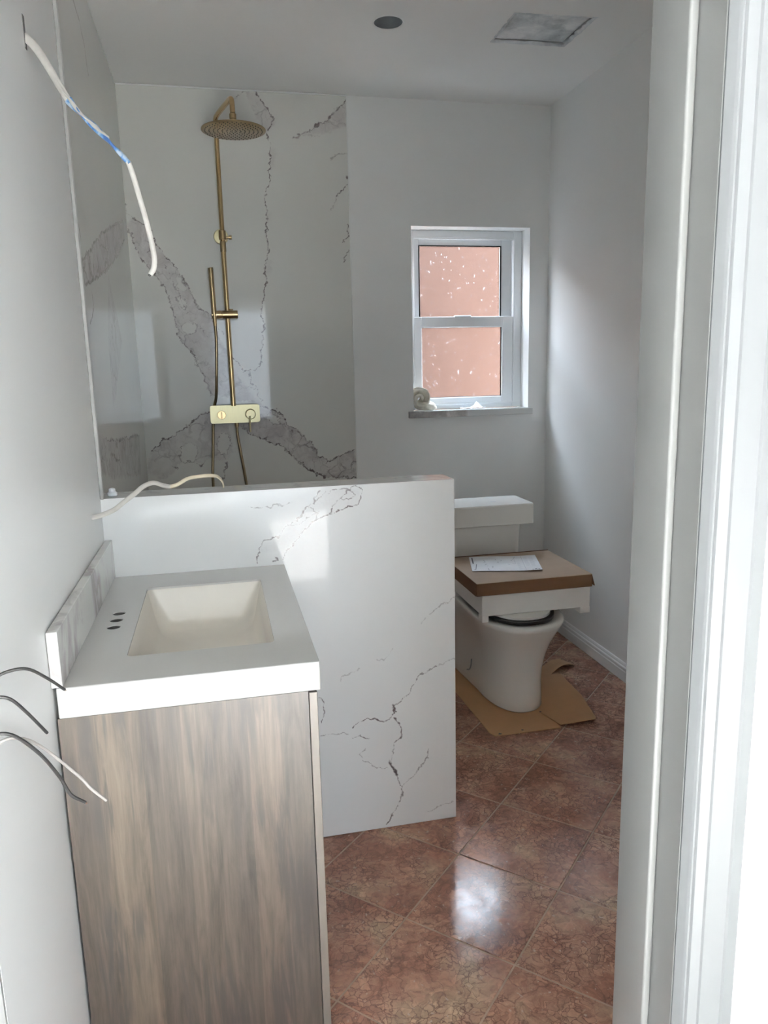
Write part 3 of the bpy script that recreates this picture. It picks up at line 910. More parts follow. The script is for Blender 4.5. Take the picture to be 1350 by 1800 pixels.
# ---------------------------------------------------------------- ceiling details
can = struct(thing('trim_5', None, None, (0.721, 3.035, ZC)))
bm = bmesh.new(); cyl(bm, (0.721, 3.035, ZC), (0.721, 3.035, ZC + 0.13), 0.0555, seg=40, caps=False)
cyl(bm, (0.721, 3.035, ZC + 0.128), (0.721, 3.035, ZC + 0.13), 0.0555, seg=40)
finish(bm, 'can_liner', M['can_metal'], can, True)
bm = bmesh.new(); lathe(bm, [(0.054, -0.0015), (0.0600, -0.0015), (0.0610, 0.0), (0.054, 0.0)], (0.721, 3.035, ZC), (0, 0, 1), 48)
for f in [f for f in bm.faces if len(f.verts) > 8]: bm.faces.remove(f)
finish(bm, 'can_rim', M['trim_paint'], can, True)

fan = thing('ceiling_fan_housing', 'square exhaust vent opening in the ceiling smeared with grey plaster', 'vent', (1.325, 3.0, ZC))
# recessed cover, rough and dented
bm = bmesh.new()
N = 22
g = {}
def quad_pt(a, b):
    P00, P10, P11, P01 = Vector((1.180, 2.895, 0)), Vector((1.474, 2.882, 0)), Vector((1.468, 3.122, 0)), Vector((1.180, 3.126, 0))
    return (P00 * (1 - a) + P10 * a) * (1 - b) + (P01 * (1 - a) + P11 * a) * b
for i in range(N + 1):
    for j in range(N + 1):
        p = quad_pt(i / N, j / N)
        h = mnoise.fractal(Vector((p.x * 12, p.y * 12, 0.3)), 1.0, 2.0, 4) * 0.004
        g[i, j] = bm.verts.new((p.x, p.y, ZC + 0.010 + h))
for i in range(N):
    for j in range(N): bm.faces.new((g[i, j], g[i, j + 1], g[i + 1, j + 1], g[i + 1, j]))
r = bmesh.ops.extrude_face_region(bm, geom=list(bm.faces))
for e in r['geom']:
    if isinstance(e, bmesh.types.BMVert): e.co.z += 0.02
finish(bm, 'cover_plate', M['mud'], fan, 'all')
# ragged mud edge feathered round the opening
def ragged(name, pts, wd, seed):
    rr = random.Random(seed)
    bm = bmesh.new(); n = 0
    L = []
    for (a, b) in zip(pts, pts[1:]):
        for k in range(16):
            t = k / 16
            L.append(Vector((a[0] * (1 - t) + b[0] * t, a[1] * (1 - t) + b[1] * t, 0)))
    L.append(Vector((*pts[-1], 0)))
    cen = Vector((1.325, 3.0, 0))
    top, mid, out = [], [], []
    for p in L:
        d = (cen - p).normalized()
        q = p + d * (wd * rr.uniform(0.5, 1.3)); o_ = p - d * rr.uniform(0.001, 0.008)
        top.append(bm.verts.new((q.x, q.y, ZC + 0.006))); mid.append(bm.verts.new((p.x, p.y, ZC - rr.uniform(0.0015, 0.004)))); out.append(bm.verts.new((o_.x, o_.y, ZC - 0.0002)))
    for k in range(len(L) - 1):
        bm.faces.new((top[k], top[k + 1], mid[k + 1], mid[k])); bm.faces.new((mid[k], mid[k + 1], out[k + 1], out[k]))
    return finish(bm, name, M['mud'], fan, 'all')
ragged('mud_edge', [(1.168, 3.136), (1.480, 3.132), (1.487, 2.870), (1.168, 2.885), (1.168, 3.136)], 0.012, 5)

# ---------------------------------------------------------------- the room behind the camera (daylight source)
boxes('wall_hall_and_baffle', [(-2.0, -1.86, -4.5, 0.686, -0.1, ZC), (2.46, 2.6, -4.5, -4.2, -0.1, ZC), (2.46, 2.6, -1.9, 0.80, -0.1, ZC), (2.46, 2.6, -4.2, -1.9, -0.1, 0.25), (2.46, 2.6, -4.2, -1.9, 2.15, ZC),
                    (-2.0, 0.01, -4.62, -4.5, -0.1, ZC), (1.11, 2.6, -4.62, -4.5, -0.1, ZC), (0.01, 1.11, -4.62, -4.5, 2.34, ZC), (0.97, 2.5, -0.55, -0.45, -0.1, ZC)], M['hall_paint'])['kind'] = 'structure'  # last box: unseen stub wall added to shade the door casing
struct(box('floor_hall', (-2.0, 2.6, -4.62, 0.62, -0.12, -0.002), M['hall_floor']))
struct(box('ceiling_hall', (-2.0, 2.6, -4.62, 0.69, ZC, ZC + 0.10), M['ceiling_paint']))
glass_door = struct(box('door_2', (0.01, 1.11, -4.56, -4.55, -0.1, 2.34), M['dimming_glass']))  # pane tint added to cut the daylight from this unseen door
# outdoors: paving and the neighbour's terracotta wall
struct(box('floor_outside', (-12, 12, -14, 12, -0.30, -0.13), M['patio']))
neighbour = tag(box('neighbour_wall', (-3.0, 6.0, 5.05, 5.25, -0.13, 2.50), M['stucco'], origin=(1.5, 5.15, -0.13)),
                'terracotta orange wall of the house next door, seen through the window', 'wall')


# ================================================================= THINGS
# ---------------------------------------------------------------- vanity
VY0, VY1 = 1.349, 2.098
van = thing('vanity_cabinet', 'grey wood-look vanity cabinet under the white sink top', 'vanity', (-0.08, 1.72, 0))
box('side_panel', (-0.312, 0.137, VY0, VY0 + 0.018, 0.001, 0.8255), M['wood'], van, origin=(-0.315, VY0, 0))
box('side_panel', (-0.312, 0.137, VY1 - 0.018, VY1, 0.001, 0.8255), M['wood'], van, origin=(-0.312, VY1, 0))
box('bottom_panel', (-0.312, 0.137, VY0 + 0.018, VY1 - 0.018, 0.09, 0.108), M['wood'], van, origin=(-0.312, VY1, 0))
box('toe_kick', (0.06, 0.078, VY0 + 0.018, VY1 - 0.018, 0.001, 0.09), M['wood'], van, origin=(-0.312, VY1, 0))
for y0, y1, hy in ((VY0, 1.721, 1.69), (1.725, VY1, 1.755)):
    d = box('door', (0.1385, 0.1545, y0, y1, 0.035, 0.822), M['wood_edge'], van, bevel=0.001, origin=(-0.312, y0, 0))
    h = tube('handle', [(0.1545, hy, 0.66), (0.175, hy, 0.664), (0.178, hy, 0.72), (0.175, hy, 0.776), (0.1545, hy, 0.78)], 0.004, M['brass'], d, n=4)

top = thing('sink_top', 'glossy off-white sink top with a rectangular basin on the vanity', 'sink', (-0.075, 1.722, 0.826))
dk = box('countertop', (-0.309, 0.1615, 1.347, 2.0985, 0.826, 0.884), M['quartz'], None, bevel=0.0025, seg=2, smooth=False)
rim = rrect(-0.203, 0.086, 1.475, 1.960, 0.012)
cs = [prism('c', rim, 0.80, 0.90, None)]
for hx, hy in ((-0.250, 1.666), (-0.250, 1.715), (-0.250, 1.764)):
    bm = bmesh.new(); cyl(bm, (hx, hy, 0.80), (hx, hy, 0.90), 0.0145, seg=28)
    cs.append(finish(bm, 'c', None))
cut(dk, cs)
dk.data.transform(Matrix.Translation(-Vector(top.location)))
dk.parent = top
if not dk.data.materials: dk.data.materials.append(M['quartz'])
# basin: rim, sloping sides with round corners, dished floor
bm = bmesh.new()
loops = []
for ins, z, r in ((-0.006, 0.876, 0.014), (0.0, 0.879, 0.012), (0.0015, 0.876, 0.014), (0.010, 0.845, 0.022), (0.022, 0.800, 0.034), (0.032, 0.783, 0.045), (0.050, 0.776, 0.05), (0.10, 0.772, 0.04)):
    loops.append([bm.verts.new((x, y, z)) for x, y in rrect(-0.203 + ins, 0.086 - ins, 1.475 + ins, 1.960 - ins, r)])
for a, b in zip(loops, loops[1:]):
    for k in range(len(a)): bm.faces.new((a[k], a[(k + 1) % len(a)], b[(k + 1) % len(a)], b[k]))
bm.faces.new(loops[-1])
inner = list(bm.faces)
ol = []
for ins, z, r in ((-0.006, 0.83, 0.014), (0.012, 0.78, 0.034), (0.045, 0.760, 0.04)):
    ol.append([bm.verts.new((x, y, z)) for x, y in rrect(-0.203 + ins, 0.086 - ins, 1.475 + ins, 1.960 - ins, r)])
for a, b in zip([loops[0]] + ol, ol):
    for k in range(len(a)): bm.faces.new((a[k], b[k], b[(k + 1) % len(a)], a[(k + 1) % len(a)]))
bm.faces.new(ol[-1][::-1])
bsn = finish(bm, 'basin', M['basin'], top, True)
bm = bmesh.new(); lathe(bm, [(0.012, 0.0), (0.022, 0.0), (0.023, 0.003), (0.020, 0.004), (0.012, 0.001)], (-0.06, 1.67, 0.772), (0, 0, 1), 28)
finish(bm, 'drain_ring', M['chrome'], bsn, True)
for hx, hy in ((-0.250, 1.666), (-0.250, 1.715), (-0.250, 1.764)):
    bm = bmesh.new(); cyl(bm, (hx, hy, 0.8275), (hx, hy, 0.8815), 0.0144, seg=28, caps=False); cyl(bm, (hx, hy, 0.8275), (hx, hy, 0.829), 0.0143, seg=28)
    finish(bm, 'faucet_hole', M['dark'], top, True)

bs = tag(box('backsplash', (-0.3165, -0.2975, 1.349, 2.0985, 0.8842, 0.988), M['backsplash'], bevel=0.0015, seg=2, origin=(-0.307, 1.72, 0.8842)),
         'low veined marble backsplash strip standing along the left wall', 'backsplash')

# ---------------------------------------------------------------- shower column
sh = thing('shower_column', 'brushed brass exposed shower column with round rain head on marble', 'shower', (0.079, YB - 0.012, 1.22))
XS, YS = 0.0785, 3.752
body = bmesh.new(); bx(body, -0.002, 0.201, 3.762, 3.806, 1.186, 1.258, bevel=0.008, seg=3)
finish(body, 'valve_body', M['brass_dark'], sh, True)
bm = bmesh.new()
pl = rrect(-0.0305, 0.2065, 1.180, 1.2665, 0.012)
f0 = [bm.verts.new((x, 3.753, z)) for x, z in pl]; f1 = [bm.verts.new((x, 3.7625, z)) for x, z in pl]
bm.faces.new(f0); bm.faces.new(f1[::-1])
for k in range(len(pl)): bm.faces.new((f0[k], f1[k], f1[(k + 1) % len(pl)], f0[(k + 1) % len(pl)]))
finish(bm, 'face_plate', M['brass_plate'], sh, True)
# left: diverter button with a cross slot; right: round control with lever
bm = bmesh.new(); lathe(bm, [(0.0205, 0), (0.0205, 0.008), (0.019, 0.010), (0.0, 0.010)], (0.023, 3.753, 1.2205), (0, -1, 0), 32)
kb = finish(bm, 'diverter_button', M['brass'], sh, True)
bm = bmesh.new(); bx(bm, 0.0195, 0.0265, 3.7405, 3.7435, 1.206, 1.235, bevel=0.001); finish(bm, 'button_bar', M['brass_dark'], kb)
bm = bmesh.new(); lathe(bm, [(0.026, 0), (0.026, 0.003), (0.0235, 0.005), (0.0235, 0.022), (0.021, 0.024), (0.0, 0.024)], (0.161, 3.753, 1.2205), (0, -1, 0), 36)
ctl = finish(bm, 'control_knob', M['brass_plate'], sh, True)
bm = bmesh.new(); sweep(bm, spline([(0.157, 3.730, 1.213), (0.1555, 3.727, 1.18), (0.155, 3.722, 1.135)], 6), lambda t: 0.0052 - 0.0012 * t, lambda t: 0.0035, 10)
finish(bm, 'lever', M['brass_plate'], ctl, True)
# riser in two lengths joined by a collar
cylinder('riser_pipe', (XS + 0.004, YS, 1.262), (XS, YS, 2.00), 0.0115, M['brass'], sh)
cylinder('riser_pipe', (XS, YS, 2.00), (XS, YS, 2.52), 0.0108, M['brass'], sh)
bm = bmesh.new(); lathe(bm, [(0.0128, 0), (0.0135, 0.003), (0.0135, 0.045), (0.0128, 0.048)], (XS, YS, 1.975), (0, 0, 1), 28); finish(bm, 'collar', M['brass_dark'], sh, True)
# arm over the head: back at the wall side, forward, then down
arm_pts = [(XS, YS, 2.50), (XS, YS, 2.535), (XS + 0.003, YS - 0.018, 2.553), (XS + 0.018, YS - 0.08, 2.557), (XS + 0.050, YS - 0.21, 2.557), (XS + 0.0625, YS - 0.268, 2.552), (XS + 0.066, YS - 0.288, 2.532), (XS + 0.0665, YS - 0.290, 2.49)]
tube('arm_pipe', arm_pts, 0.0108, M['brass'], sh, n=8, seg=20)
hx, hy = XS + 0.0665, YS - 0.290
bm = bmesh.new(); lathe(bm, [(0.0135, 0), (0.0135, 0.022), (0.0115, 0.024), (0.0115, 0.030), (0.0145, 0.032), (0.0145, 0.05), (0.012, 0.052)], (hx, hy, 2.436), (0, 0, 1), 28); finish(bm, 'swivel_nut', M['brass_dark'], sh, True)
bm = bmesh.new(); lathe(bm, [(0.131, 0), (0.1345, 0.002), (0.1345, 0.005), (0.125, 0.008), (0.03, 0.012), (0.016, 0.018)], (hx, hy, 2.420), (0, 0, 1), 72)
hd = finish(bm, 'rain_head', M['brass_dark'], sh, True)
bm = bmesh.new()
for rr_, cnt in ((0.012, 6), (0.030, 12), (0.048, 18), (0.066, 24), (0.084, 30), (0.102, 36), (0.119, 42)):
    for k in range(cnt):
        a = 2 * math.pi * (k + 0.5 * (cnt % 4)) / cnt
        cyl(bm, (hx + rr_ * math.cos(a), hy + rr_ * math.sin(a), 2.4202), (hx + rr_ * math.cos(a), hy + rr_ * math.sin(a), 2.4165), 0.0022, 0.0013, 6)
nz = finish(bm, 'nozzles', M['black'], hd); nz['kind'] = 'stuff'
# wall bracket with its thumb screw
bm = bmesh.new(); lathe(bm, [(0.034, 0), (0.034, 0.004), (0.031, 0.007), (0.012, 0.008), (0.012, 0.045)], (XS - 0.006, YB - 0.012, 2.052), (0, -1, 0), 36); finish(bm, 'wall_flange', M['brass_plate'], sh, True)
bm = bmesh.new(); lathe(bm, [(0.0165, 0), (0.0165, 0.04)], (XS, YS, 2.03), (0, 0, 1), 28)
cyl(bm, (XS, YS, 2.040), (XS + 0.030, YS - 0.004, 2.040), 0.0055); cyl(bm, (XS + 0.030, YS - 0.004, 2.040), (XS + 0.042, YS - 0.005, 2.040), 0.0095)
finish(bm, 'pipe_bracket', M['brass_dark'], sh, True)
# slider and hand shower
bm = bmesh.new(); lathe(bm, [(0.0165, 0), (0.0185, 0.002), (0.0185, 0.046), (0.017, 0.0475), (0.017, 0.0495), (0.0185, 0.051), (0.0185, 0.120), (0.0165, 0.122)], (0.006, YS - 0.010, 1.692), (1, 0, 0), 32)
cyl(bm, (0.098, YS, 1.706), (0.098, YS, 1.718), 0.009)
finish(bm, 'slide_holder', M['brass_dark'], sh, True)
bm = bmesh.new(); sweep(bm, [Vector((0.0145, YS - 0.022, 1.902)), Vector((0.0150, YS - 0.022, 1.899)), Vector((0.0185, YS - 0.020, 1.70)), Vector((0.020, YS - 0.018, 1.655)), Vector((0.020, YS - 0.018, 1.640))], lambda t: 0.0118 if t < 0.7 else 0.0085, None, 24)
finish(bm, 'hand_shower', M['brass_dark'], sh, True)
tube('hose', [(0.020, YS - 0.018, 1.645), (0.020, YS - 0.016, 1.56), (0.012, YS - 0.010, 1.42), (0.003, YS + 0.012, 1.31), (-0.012, YS + 0.026, 1.25), (-0.019, YS + 0.028, 1.18), (-0.028, YS + 0.01, 1.05), (-0.038, YS - 0.01, 0.90), (-0.030, YS - 0.01, 0.70), (0.03, YS - 0.01, 0.50), (0.09, YS - 0.01, 0.52), (0.128, YS - 0.01, 0.70), (0.122, YS - 0.005, 0.88), (0.104, YS, 1.03), (0.094, YS + 0.01, 1.12), (0.093, YS + 0.02, 1.185)], 0.0070, M['hose_brass'], sh, n=10)
bm = bmesh.new(); lathe(bm, [(0.0105, 0), (0.0105, 0.020), (0.0075, 0.030)], (0.093, YS + 0.02, 1.186), (0, -0.15, -1), 20); finish(bm, 'hose_nut', M['brass_dark'], sh, True)

# ---------------------------------------------------------------- toilet
TX = 1.183
toi = thing('toilet', 'white skirted toilet standing unfixed on a sheet of cardboard', 'toilet', (TX, 3.0, 0.004))
def outline(yf, hw, yb, n=28, p=2.3, hb=None):
    """front half superellipse, then straight sides to the back"""
    hb = hw if hb is None else hb
    out = []
    ln = 0.26
    for k in range(n + 1):
        a = math.pi * k / n
        cx, sy = math.cos(a), math.sin(a)
        x = math.copysign(abs(cx) ** (2 / p), cx) * hw
        y = yf + ln - ln * abs(sy) ** (2 / p)
        out.append((x, y))
    # back
    out += [(-(hw + (hb - hw) * 0.6), yf + ln + (yb - yf - ln) * 0.5), (-hb, yb - 0.02), (-hb + 0.02, yb), (hb - 0.02, yb), (hb, yb - 0.02), ((hw + (hb - hw) * 0.6), yf + ln + (yb - yf - ln) * 0.5)]
    return out
def loft(bm, secs, capb=True, capt=True):
    L = []
    for z, pts in secs: L.append([bm.verts.new((TX + x, y, z)) for x, y in pts])
    for a, b in zip(L, L[1:]):
        for k in range(len(a)): bm.faces.new((a[k], a[(k + 1) % len(a)], b[(k + 1) % len(a)], b[k]))
    if capb: bm.faces.new(L[0][::-1])
    if capt: bm.faces.new(L[-1])
    return L
bm = bmesh.new()
secs = [(0.0045, outline(2.728, 0.122, 3.42, hb=0.150)), (0.012, outline(2.722, 0.126, 3.42, hb=0.152)), (0.06, outline(2.722, 0.122, 3.42, hb=0.150)), (0.12, outline(2.722, 0.119, 3.42, hb=0.150)),
        (0.18, outline(2.716, 0.122, 3.42, hb=0.152)), (0.24, outline(2.702, 0.132, 3.42, hb=0.156)), (0.30, outline(2.680, 0.150, 3.42, hb=0.162)), (0.345, outline(2.655, 0.168, 3.42, hb=0.172)),
        (0.38, outline(2.634, 0.181, 3.42, hb=0.180)), (0.398, outline(2.626, 0.186, 3.42, hb=0.182)), (0.404, outline(2.630, 0.184, 3.42, hb=0.180)), (0.4055, outline(2.645, 0.176, 3.40, hb=0.170)),
        (0.403, outline(2.672, 0.150, 3.12, hb=0.11)), (0.37, outline(2.690, 0.135, 3.10, hb=0.10)), (0.28, outline(2.76, 0.10, 3.05, hb=0.08)), (0.22, outline(2.80, 0.05, 3.0, hb=0.04))]
loft(bm, secs)
finish(bm, 'bowl', M['porcelain'], toi, 'all', origin=None, recalc=True)
bm = bmesh.new()
loft(bm, [(0.4062, outline(2.672, 0.158, 3.13)), (0.4175, outline(2.672, 0.158, 3.13))])
finish(bm, 'seat_gap_shade', M['black'], toi, True)  # black layer stands in for the shadow gap under the seat
bm = bmesh.new()
loft(bm, [(0.418, outline(2.694, 0.146, 3.13)), (0.4195, outline(2.690, 0.149, 3.13)), (0.4295, outline(2.690, 0.149, 3.13)), (0.4315, outline(2.696, 0.145, 3.13))])
finish(bm, 'seat', M['porcelain'], toi, True)
bm = bmesh.new()
def rr_loft(bm, secs):
    L = []
    for z, (x0, x1, y0, y1, r) in secs: L.append([bm.verts.new((x, y, z)) for x, y in rrect(x0, x1, y0, y1, r, 5)])
    for a, b in zip(L, L[1:]):
        for k in range(len(a)): bm.faces.new((a[k], a[(k + 1) % len(a)], b[(k + 1) % len(a)], b[k]))
    bm.faces.new(L[0][::-1]); bm.faces.new(L[-1])
rr_loft(bm, [(0.405, (TX - 0.165, TX + 0.165, 3.225, 3.425, 0.03)), (0.60, (TX - 0.172, TX + 0.172, 3.222, 3.428, 0.03)), (0.699, (TX - 0.176, TX + 0.176, 3.220, 3.430, 0.03))])
finish(bm, 'tank', M['porcelain'], toi, True)
bm = bmesh.new()
rr_loft(bm, [(0.700, (0.958, 1.409, 3.201, 3.434, 0.012)), (0.7025, (0.955, 1.412, 3.199, 3.436, 0.014)), (0.790, (0.955, 1.412, 3.199, 3.436, 0.014)), (0.7955, (0.959, 1.408, 3.203, 3.432, 0.012))])
ld = finish(bm, 'tank_lid', M['porcelain'], toi, True)
box('lid_mark', (1.235, 1.262, 3.303, 3.310, 0.7956, 0.7959), M['faint_ink'], ld)
# dark crescent: painted shade of the bolt cover slot on the left flank
bm = bmesh.new()
sweep(bm, spline([(TX - 0.1365, 3.035, 0.135), (TX - 0.1375, 3.040, 0.105), (TX - 0.1385, 3.058, 0.078), (TX - 0.1405, 3.085, 0.066)], 5), 0.004, 0.0028, 8)
finish(bm, 'bolt_slot_shade', M['can_metal'], toi, True)

fm = thing('foam_tray', 'white packing tray with notched corners upside down on the toilet seat', 'packaging', (1.23, 2.95, 0.432))
box('tray_top', (1.009, 1.448, 2.762, 3.140, 0.4970, 0.5205), M['foam'], fm)
for y0, y1 in ((2.745, 2.765), (3.137, 3.157)):
    box('tray_rim', (0.994, 1.462, y0, y1, 0.4325, 0.5215), M['foam'], fm, bevel=0.003)
for x0, x1 in ((0.992, 1.012), (1.444, 1.464)):
    box('tray_rim', (x0, x1, 2.7455, 3.1565, 0.4345, 0.5210), M['foam'], fm, bevel=0.003)
for x0, x1 in ((0.991, 1.020), (1.418, 1.465)):
    for y0, y1 in ((2.744, 2.790), (3.112, 3.158)):
        box('corner_foot', (x0, x1, y0, y1, 0.4065 if y0 < 3 else 0.4075, 0.4365), M['foam'], fm, bevel=0.004, seg=2)

cb = thing('cardboard_tray', 'shallow brown cardboard lid lying upside down on the white packing tray', 'box', (1.22, 2.95, 0.523))
box('top_panel', (0.966, 1.466, 2.736, 3.166, 0.572, 0.5755), M['cardboard'], cb, bevel=0.001)
def wall4(name, P, Q, z0, z1, out, th=0.0035):
    """a flap hanging from edge P-Q, splayed outwards at the bottom by 'out'"""
    bm = bmesh.new()
    P, Q, out = Vector((*P, 0)), Vector((*Q, 0)), Vector((*out, 0))
    n = out.normalized() * th
    v = []
    for base, z, o_ in ((P, z1, 0), (Q, z1, 0), (Q, z0, 1), (P, z0, 1)):
        v.append(base + out * o_ + Vector((0, 0, z)))
    A = [bm.verts.new(p) for p in v]; B = [bm.verts.new(p - n) for p in v]
    bm.faces.new(A); bm.faces.new(B[::-1])
    for k in range(4): bm.faces.new((A[k], B[k], B[(k + 1) % 4], A[(k + 1) % 4]))
    return finish(bm, name, M['cardboard_shade'], cb)
wall4('front_flap', (0.966, 2.736), (1.464, 2.736), 0.5235, 0.5735, (0.0005, -0.003))
wall4('left_flap', (0.966, 2.737), (0.966, 3.166), 0.5235, 0.5735, (-0.004, 0))
wall4('right_flap', (1.466, 2.738), (1.466, 3.166), 0.526, 0.5735, (0.012, -0.004))
wall4('back_flap', (0.966, 3.166), (1.466, 3.166), 0.5235, 0.5785, (0, 0.003))

lf = thing('instruction_leaflet', 'white printed instruction leaflet lying on the brown cardboard lid', 'leaflet', (1.18, 2.99, 0.577))
P4 = [Vector((1.008, 2.912, 0)), Vector((1.288, 2.829, 0)), Vector((1.366, 3.086, 0)), Vector((1.070, 3.138, 0))]
def leaf(a, b):
    p = (P4[0] * (1 - a) + P4[1] * a) * (1 - b) + (P4[3] * (1 - a) + P4[2] * a) * b
    p.z = 0.5768 + 0.006 * a * a * (1 - b) * (1 if a > 0.4 else 0) + 0.0012 * math.sin(a * 7)+ 0.0012
    return p
bm = bmesh.new(); g = {}
for i in range(17):
    for j in range(5): g[i, j] = bm.verts.new(leaf(i / 16, j / 4))
for i in range(16):
    for j in range(4): bm.faces.new((g[i, j], g[i + 1, j], g[i + 1, j + 1], g[i, j + 1]))
r = bmesh.ops.extrude_face_region(bm, geom=list(bm.faces))
for e in r['geom']:
    if isinstance(e, bmesh.types.BMVert): e.co.z += 0.0008
finish(bm, 'sheet', M['paper_back'], lf)
rl = random.Random(11)
bm = bmesh.new()
def stroke(a0, b0, a1, b1, wd):
    p, q = leaf(a0, b0), leaf(a1, b1)
    d = (q - p); nn = Vector((-d.y, d.x, 0)).normalized() * wd / 2
    up_ = Vector((0, 0, 0.0011))
    bm.faces.new([bm.verts.new(v + up_) for v in (p - nn, q - nn, q + nn, p + nn)])
for k in range(16):   # line drawing in the middle
    a, b = rl.uniform(0.16, 0.66), rl.uniform(0.15, 0.85)
    stroke(a, b, a + rl.uniform(-.03, .04), b + rl.uniform(-.14, .14), 0.0016)
stroke(0.04, 0.50, 0.04, 0.93, 0.006)
stroke(0.06, 0.12, 0.085, 0.45, 0.0025)
stroke(0.035, 0.07, 0.06, 0.09, 0.006)
stroke(0.90, 0.05, 0.93, 0.07, 0.006); stroke(0.865, 0.05, 0.88, 0.05, 0.006); stroke(0.95, 0.04, 0.965, 0.05, 0.006)
finish(bm, 'printed_drawing', M['ink'], lf, recalc=False)['kind'] = 'stuff'
bm = bmesh.new()
for k in range(11):
    stroke(0.80, 0.28 + 0.055 * k, 0.80 + rl.uniform(.05, .07), 0.28 + 0.055 * k, 0.0018)
    stroke(0.88, 0.28 + 0.055 * k, 0.88 + rl.uniform(.05, .07), 0.28 + 0.055 * k, 0.0018)
for k in range(9): stroke(0.68, 0.10 + 0.05 * k, 0.68 + rl.uniform(.03, .06), 0.10 + 0.05 * k, 0.0016)
stroke(0.775, 0.02, 0.775, 0.97, 0.001); stroke(0.66, 0.45, 0.66, 0.9, 0.001); stroke(0.12, 0.93, 0.66, 0.92, 0.001)
finish(bm, 'printed_text', M['faint_ink'], lf, recalc=False)['kind'] = 'stuff'

# ---------------------------------------------------------------- cardboard on the floor
fc = thing('floor_cardboard', 'brown cardboard sheet on the floor under the toilet', 'cardboard', (1.18, 2.9, 0.0))
main = [(0.972, 2.600), (0.985, 2.572), (1.260, 2.570), (1.262, 2.640), (1.250, 2.700), (1.32, 3.30), (0.985, 3.36), (0.955, 3.20)]
prism('sheet', main, 0.0006, 0.0038, M['cardboard_floor'], fc)
fl_ = [(1.262, 2.574), (1.415, 2.578), (1.428, 2.600), (1.466, 2.80), (1.478, 3.035), (1.330, 3.08), (1.262, 2.80), (1.235, 2.705)]
bm = bmesh.new()
vs_ = [bm.verts.new((x, y, 0.0045 + max(0, (x - 1.30)) * 0.05 + (0.006 if y < 2.6 else 0))) for x, y in fl_]
f = bm.faces.new(vs_)
r = bmesh.ops.extrude_face_region(bm, geom=[f])
for e in r['geom']:
    if isinstance(e, bmesh.types.BMVert): e.co.z += 0.0032
finish(bm, 'lifted_flap', M['cardboard_floor'], fc)
bm = bmesh.new()
for x, y, s_ in ((1.008, 2.583, 0.008), (1.105, 2.590, 0.006), (1.412, 2.625, 0.010), (1.236, 2.712, 0.006)):
    z = 0.0040 if x < 1.3 else 0.0140
    if abs(x - 1.236) < .01: z = 0.0079
    bm.faces.new([bm.verts.new((x + dx * s_, y + dy * s_, z)) for dx, dy in ((-1, -.5), (.1, -.9), (1, -.2), (.5, .6), (-.4, .8))])
finish(bm, 'torn_spots', M['dark'], fc, recalc=False)['kind'] = 'stuff'
# torn strip beyond
bm = bmesh.new(); g = {}
Q = [Vector((1.40, 3.085, 0)), Vector((1.455, 3.06, 0)), Vector((1.600, 3.150, 0)), Vector((1.560, 3.235, 0)), Vector((1.42, 3.20, 0))]
for i in range(13):
    for j in range(4):
        a, b = i / 12, j / 3
        p = (Vector((1.36, 3.02, 0)) * (1 - a) + Vector((1.600, 3.135, 0)) * a) * (1 - b) + (Vector((1.38, 3.12, 0)) * (1 - a) + Vector((1.565, 3.225, 0)) * a) * b
        z = 0.003 + 0.022 * max(0, math.sin((a - 0.35) * math.pi / 0.65)) * (1 if a > 0.35 else 0) * (1 - 0.5 * b)
        g[i, j] = bm.verts.new((p.x + mnoise.noise(p * 60) * 0.004, p.y + mnoise.noise(p * 50 + Vector((3, 3, 3))) * 0.005, z))
for i in range(12):
    for j in range(3): bm.faces.new((g[i, j], g[i + 1, j], g[i + 1, j + 1], g[i, j + 1]))
r = bmesh.ops.extrude_face_region(bm, geom=list(bm.faces))
for e in r['geom']:
    if isinstance(e, bmesh.types.BMVert): e.co.z += 0.0025
tag(finish(bm, 'cardboard_scrap', M['cardboard_floor'], origin=(1.48, 3.12, 0.003)), 'small curled cardboard scrap on the floor behind the toilet, near the skirting', 'scrap')

# ---------------------------------------------------------------- cables and loose wires
hc = thing('hanging_cable', 'white flat cable twisted with blue, hanging out of the upper left wall', 'cable', (-0.313, 1.72, 2.08))
box('wall_slit', (XL, XL + 0.0012, 1.713, 1.727, 2.055, 2.115), M['dark'], hc)
tube('upper_length', [(-0.320, 1.722, 2.080), (-0.298, 1.712, 2.055), (-0.275, 1.695, 2.015), (-0.255, 1.675, 1.975), (-0.240, 1.665, 1.948)], lambda t: 0.0085 - 0.002 * t, M['romex'], hc, ry=0.003, side=(0, 0.3, 1), n=8, seg=12)
tube('blue_twist', [(-0.241, 1.665, 1.950), (-0.222, 1.652, 1.925), (-0.200, 1.640, 1.902), (-0.172, 1.620, 1.870), (-0.150, 1.608, 1.844), (-0.132, 1.600, 1.822)], lambda t: 0.0080 - 0.0035 * t, M['blue'], hc, ry=0.0030, side=(0, 0.3, 1), n=10, seg=12, twist=7.0)
tube('twisted_strand', [(-0.262, 1.678, 1.985), (-0.240, 1.658, 1.952), (-0.219, 1.646, 1.922), (-0.196, 1.634, 1.898), (-0.168, 1.616, 1.872)], 0.0038, M['romex'], hc, ry=0.002, side=(0, 0.3, 1), n=10, seg=10, twist=-8.0)
tube('lower_length', [(-0.134, 1.601, 1.826), (-0.127, 1.601, 1.800), (-0.115, 1.600, 1.745), (-0.106, 1.600, 1.700), (-0.100, 1.600, 1.655), (-0.102, 1.600, 1.632), (-0.110, 1.600, 1.619)], 0.0050, M['romex'], hc, ry=0.0030, side=(1, 0, 0), n=8, seg=12)
bm = bmesh.new(); cyl(bm, (-0.110, 1.600, 1.6195), (-0.1125, 1.5995, 1.6165), 0.0026, seg=10); finish(bm, 'cut_end', M['black_wire'], hc, True)

